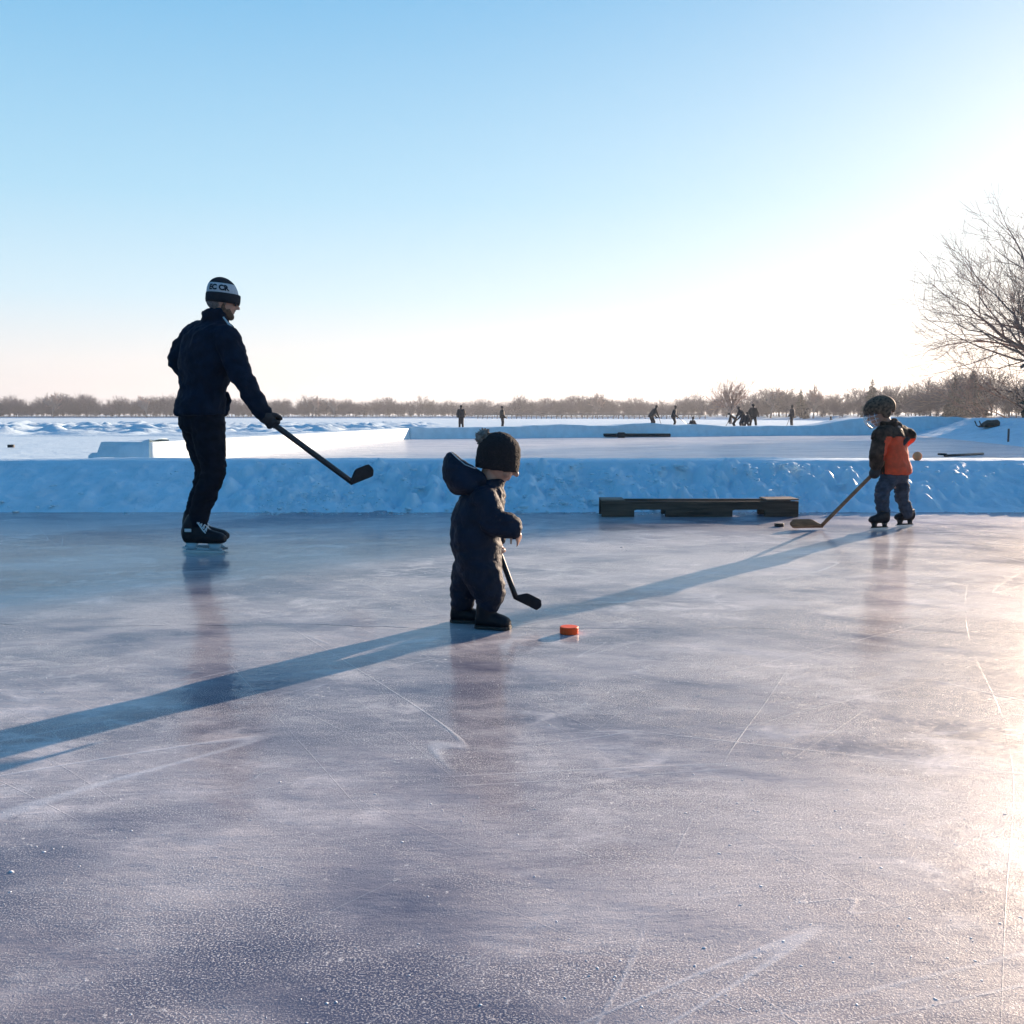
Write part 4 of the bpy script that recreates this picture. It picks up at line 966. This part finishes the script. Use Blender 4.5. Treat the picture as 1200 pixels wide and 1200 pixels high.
# ------------------------------------------------------------------ pucks, ball, pallet, things left about
def puck(px, py, m, label, r_=.038, h=.0254, name='hockey_puck', cat='puck', group=None):
    c = G(px, py, 0); bm = bmesh.new()
    add_loft(bm, [(c+Vector((0,0,z)), Vector((rr, 0, 0)), Vector((0, rr, 0))) for z, rr in ((.001, r_-.002), (.003, r_), (h-.003, r_), (h, r_-.003))], 28)
    me = mesh_of(bm); o = bpy.data.objects.new(name, me); C.objects.link(o); me.transform(Matrix.Translation(-c)); o.location = c; me.materials.append(m)
    return tag(o, label, cat, group)
puck(667, 742.5, M['orange'], 'bright orange puck on the ice in front of the toddler', .041, .032)
puck(913, 617, M['rubber'], 'black puck on the ice left of the wooden stick blade', .040, .028)
puck(13, 524.5, M['rubber'], 'small black puck lying on the flat snow at the far left edge', .10, .09)
c = Vector((W(1075, 535, 11.72).x, 11.72, 0.436)); bm = bmesh.new(); add_ball(bm, (0, 0, .05), .053, seg=20)
o = obj('ball', bm, M['tan']); o.location = c; tag(o, 'small tan ball resting on top of the long snow wall', 'ball')
# pallet
Yp = 9.58; xl = W(705, 600, Yp).x; xr = W(935, 600, Yp).x; hp = 0.145
pal = thing('wooden_pallet', ((xl+xr)/2, Yp, 0), 'low weathered wooden pallet with two notches lying against the snow wall', 'pallet')
def stringer(y):
    bm = bmesh.new(); Lx = xr-xl; n0, n1, n2, n3 = .165, .325, .665, .83; top = hp
    prof = [(0, 0), (n0, 0), (n0, .058), (n0+.012, .066), (n1-.012, .066), (n1, .058), (n1, 0), (n2, 0), (n2, .058), (n2+.012, .066), (n3-.012, .066), (n3, .058), (n3, 0), (1, 0), (1, top), (0, top)]
    vs = [bm.verts.new((xl+Lx*a, y, .003+z)) for a, z in prof]; f = bm.faces.new(vs); r_ = bmesh.ops.extrude_face_region(bm, geom=[f])
    for v in [g for g in r_['geom'] if isinstance(g, bmesh.types.BMVert)]: v.co.y += .045
    obj('stringer', bm, M['pallet'], pal, False)
stringer(Yp-.02); stringer(Yp+.26)
for x0, x1, tl in ((xl-.004, xl+.22, 0.0), (xr-.30, xr+.004, 0.010)):
    bm = bmesh.new(); add_box(bm, ((x0+x1)/2, Yp+.13, hp+.012+tl/2), (x1-x0), .30, .014, Matrix.Rotation(-tl*1.2, 3, 'Y'), .003); obj('deck_board', bm, M['pallet_top'], pal, False)
# lying board and black mat on the second rink
t = thing('hockey_stick', G(1130, 533), 'dark hockey stick lying flat on the sunlit second rink at the right', 'hockey stick')
a, b = G(1107, 534.0, .03), G(1152, 531.6, .03); bm = bmesh.new(); add_tube(bm, [a, b], .028, 8); obj('shaft', bm, M['shaft'], t)
bm = bmesh.new(); add_box(bm, a+Vector((-.02, .08, .03)), .10, .22, .05, Matrix.Rotation(R(20), 3, 'Z'), .01); obj('blade', bm, M['shaft'], t)
t = thing('wooden_plank', G(744, 510), 'dark plank lying at the foot of the far snow wall', 'plank'); a, b = G(722, 512.6), G(765, 511.4)
bm = bmesh.new(); add_box(bm, (a+b)/2+Vector((0, -.6, .09)), (b-a).length, .3, .15, Matrix.Rotation(R(2), 3, 'Z'), .02)
add_box(bm, a+Vector((.15, -.75, .12)), .35, .4, .24, None, .04); obj('board', bm, M['rubber'], t, False)
# sledge on the right-hand bank
sl = hit(RB, 1159, 501.5) or W(1158, 501, 38.0); sl.z += 0.03; t = thing('sledge', sl, 'brown sledge with curled runner sitting on the right snow bank', 'sledge')
s1 = sl.y/1200
bm = bmesh.new(); add_loft(bm, [(sl+Vector((x*s1, 0, z*s1)), Vector((0, .25, 0)), Vector((0, 0, hh*s1))) for x, z, hh in ((-9, 1.2, .9), (-6, 3.2, 2.6), (-2, 4.3, 3.9), (4, 4.4, 4.1), (9, 4.6, 4.2), (10, 4.4, 3.6))], 14)
link('seat', wrinkle(remesh(bm, .015, 2), .03, 4, 2), M['pallet'], t)
for yy in (-.22, .22):
    bm = bmesh.new(); add_tube(bm, [sl+Vector((x*s1, yy, z*s1)) for x, z in ((11, 0), (0, 0), (-9, .3), (-12, 2), (-13.5, 5.5), (-14.5, 7.5))], .025, 6); obj('runner', bm, M['pallet'], t)
pp = hit(RB, 1181.5, 517.5) or G(1181.5, 518.3); bm = bmesh.new(); H_ = (518.5-503.5)/1200*pp.y
add_tube(bm, [pp-Vector((0, 0, .08)), pp+Vector((0, 0, H_))], .035, 8)
o = link('marker_post', mesh_of(bm), M['dock']); tag(o, 'short dark post against the right-hand snow bank', 'post')

# ------------------------------------------------------------------ people far off
def far_person(px, pyf, hpx, yaw, pose, label, coat='far_coat', stick=None, D=None, z0=0.0, hat='knit_dark'):
    D = D or CAM_H*1200/(pyf-488) if D is None else D
    base = W(px, pyf, D); base.z = z0; H = hpx/1200*D
    t = thing('person', base, label, 'person', 'people playing on the far ice')
    f = Vector((math.cos(yaw), math.sin(yaw), 0)); r_ = Vector((f.y, -f.x, 0)); z = Vector((0, 0, 1))
    def Q(fx, sy, zz): return base + f*fx*H + r_*sy*H + z*zz*H
    if pose == 'stand': J = dict(hd=(0.0, 0, .93), sh=(0, 0, .80), pv=(0, 0, .52), k=(.03, .28), a=(0, .05), el=(.02, .17, .62), wr=(.12, .15, .50), sp=.06)
    elif pose == 'skate': J = dict(hd=(.07, 0, .93), sh=(.03, 0, .80), pv=(-.02, 0, .52), k=(.06, .28), a=(-.02, .05), el=(.03, .19, .62), wr=(.16, .22, .50), sp=.10)
    elif pose == 'bend': J = dict(hd=(.20, 0, .90), sh=(.12, 0, .78), pv=(-.05, 0, .52), k=(.06, .28), a=(-.02, .05), el=(.18, .15, .58), wr=(.27, .10, .46), sp=.09)
    elif pose == 'deep': J = dict(hd=(.34, 0, .80), sh=(.22, 0, .72), pv=(-.06, 0, .50), k=(.08, .27), a=(-.03, .05), el=(.28, .14, .50), wr=(.34, .08, .36), sp=.10)
    else: J = dict(hd=(.06, 0, .86), sh=(.0, 0, .62), pv=(-.10, 0, .18), k=(.30, .34), a=(.42, .08), el=(.12, .22, .40), wr=(.26, .12, .34), sp=.12)
    sc = 1.0 if pose != 'sit' else 1.7
    hd, sh, pv = Q(*J['hd']), Q(*J['sh']), Q(*J['pv'])
    bm = bmesh.new(); add_ball(bm, hd, .056*H*sc, .062*H*sc, .068*H*sc, None, 10); add_caps(bm, hd, .035*H*sc, sh, .04*H*sc, 8); add_caps(bm, sh, .06*H, pv, .06*H, 8)
    for q in (-1, 1):
        e = Q(J['el'][0], q*J['el'][1], J['el'][2]); wv = Q(J['wr'][0], q*J['wr'][1], J['wr'][2]); k = Q(J['k'][0], q*J['sp'], J['k'][1]); a = Q(J['a'][0], q*J['sp']*1.2, J['a'][1])
        add_chain(bm, [(sh+r_*q*.1*H, .03*H), (e, .025*H), (wv, .025*H), (wv+f*.05*H*sc-z*.02*H, .024*H*sc)], 8)
        add_chain(bm, [(pv, .05*H), (k, .035*H), (a, .03*H)], 8); add_caps(bm, a-z*.02*H, .032*H, a+f*.10*H-z*.025*H, .024*H, 8)
    link('body', remesh(bm, .012*H*2, 1), M['glove'], t)
    bm = bmesh.new(); add_loft(bm, [(sh+z*.04*H, r_*.05*H*sc, f*.05*H*sc), (sh, r_*.17*H*sc, f*.09*H*sc), (sh.lerp(pv, .5), r_*.175*H*sc, f*.11*H*sc), (pv, r_*.17*H*sc, f*.115*H*sc), (pv-z*.05*H, r_*.17*H*sc, f*.115*H*sc)], 12)
    for q in (-1, 1):
        e = Q(J['el'][0], q*J['el'][1], J['el'][2]); wv = Q(J['wr'][0], q*J['wr'][1], J['wr'][2])
        add_chain(bm, [(sh+r_*q*.10*H*sc, .05*H*sc), (e, .042*H*sc), (wv, .035*H*sc)], 8)
    link('coat', remesh(bm, .016*H, 2), M[coat], t)
    bm = bmesh.new()
    for q in (-1, 1):
        k = Q(J['k'][0], q*J['sp'], J['k'][1]); a = Q(J['a'][0], q*J['sp']*1.2, J['a'][1]); add_chain(bm, [(pv+r_*q*.045*H, .072*H*sc), (k, .055*H*sc), (a, .045*H*sc)], 8)
    link('trousers', remesh(bm, .016*H, 1), M['far_pants'], t)
    bm = bmesh.new(); add_ball(bm, hd+z*.025*H*sc, .064*H*sc, .068*H*sc, .055*H*sc, None, 10); obj('hat', bm, M[hat], t)
    if stick:
        wv = Q(J['wr'][0], J['wr'][1], J['wr'][2]); e = base + f*stick[0] + r_*stick[1] + z*stick[2]
        s = thing('hockey_stick', e, 'thin stick held by the '+label, 'hockey stick'); bm = bmesh.new(); add_tube(bm, [wv+(wv-e)*.25, e], .02, 6); obj('shaft', bm, M['shaft'], s)
        bm = bmesh.new(); add_box(bm, e+f*.12, .26, .03, .07, Matrix.Rotation(yaw, 3, 'Z'), .01); obj('blade', bm, M['shaft'], s)
    return t
far_person(540.5, 502.5, 27.5, R(100), 'stand', 'leftmost distant figure, upright in a dark coat seen from behind')
far_person(588.5, 502.5, 26.5, R(10), 'stand', 'second distant figure from the left in a hooded brown coat', 'far_coat2')
far_person(764, 502, 28, R(20), 'bend', 'stooping distant player left of the one with outstretched stick', 'far_coat2', stick=(.95, -.1, .05))
far_person(789.5, 502, 26.5, R(-10), 'skate', 'distant player walking right with stick held low in front', stick=(1.0, -.2, .35))
far_person(811.5, 501, 14.5, R(-60), 'sit', 'dark figure crouching on the ice right of the walking player', D=78)
far_person(861, 502, 21, R(180), 'deep', 'bent distant player at the left of the huddle of three', 'far_coat2', stick=(.8, 0, .05))
far_person(870, 501.5, 27.5, R(200), 'bend', 'taller stooping player in the middle of the huddle of three', D=74)
far_person(874.5, 505, 22, R(-80), 'skate', 'nearest player of the huddle, low in front of the others', D=66)
far_person(882.5, 501.5, 29, R(80), 'skate', 'upright player at the right of the huddle wearing a grey vest', 'far_coat2', D=79)
far_person(928, 500, 26, R(150), 'stand', 'lone distant figure in long coat left of helmeted child', D=88, stick=(.4, -.3, .05))
far_person(974, 499, 12, R(-170), 'sit', 'small figure sitting on the snow just left of the helmeted child', D=76, z0=0.2)

# ------------------------------------------------------------------ air
bm = bmesh.new(); add_box(bm, (0, 1200, 24), 3600, 2600, 51); hz = obj('haze', bm, None, smooth=False)
hm = bpy.data.materials.new('air'); hm.use_nodes = True; t = hm.node_tree; t.nodes.remove(t.nodes['Principled BSDF'])
pv = N(t, 'ShaderNodeVolumePrincipled'); pv.inputs['Color'].default_value = (0.82, 0.87, 0.97, 1); pv.inputs['Density'].default_value = 0.0003; pv.inputs['Anisotropy'].default_value = 0.4
t.links.new(pv.outputs[0], t.nodes['Material Output'].inputs['Volume']); hz.data.materials.append(hm); tag(hz, kind='stuff')
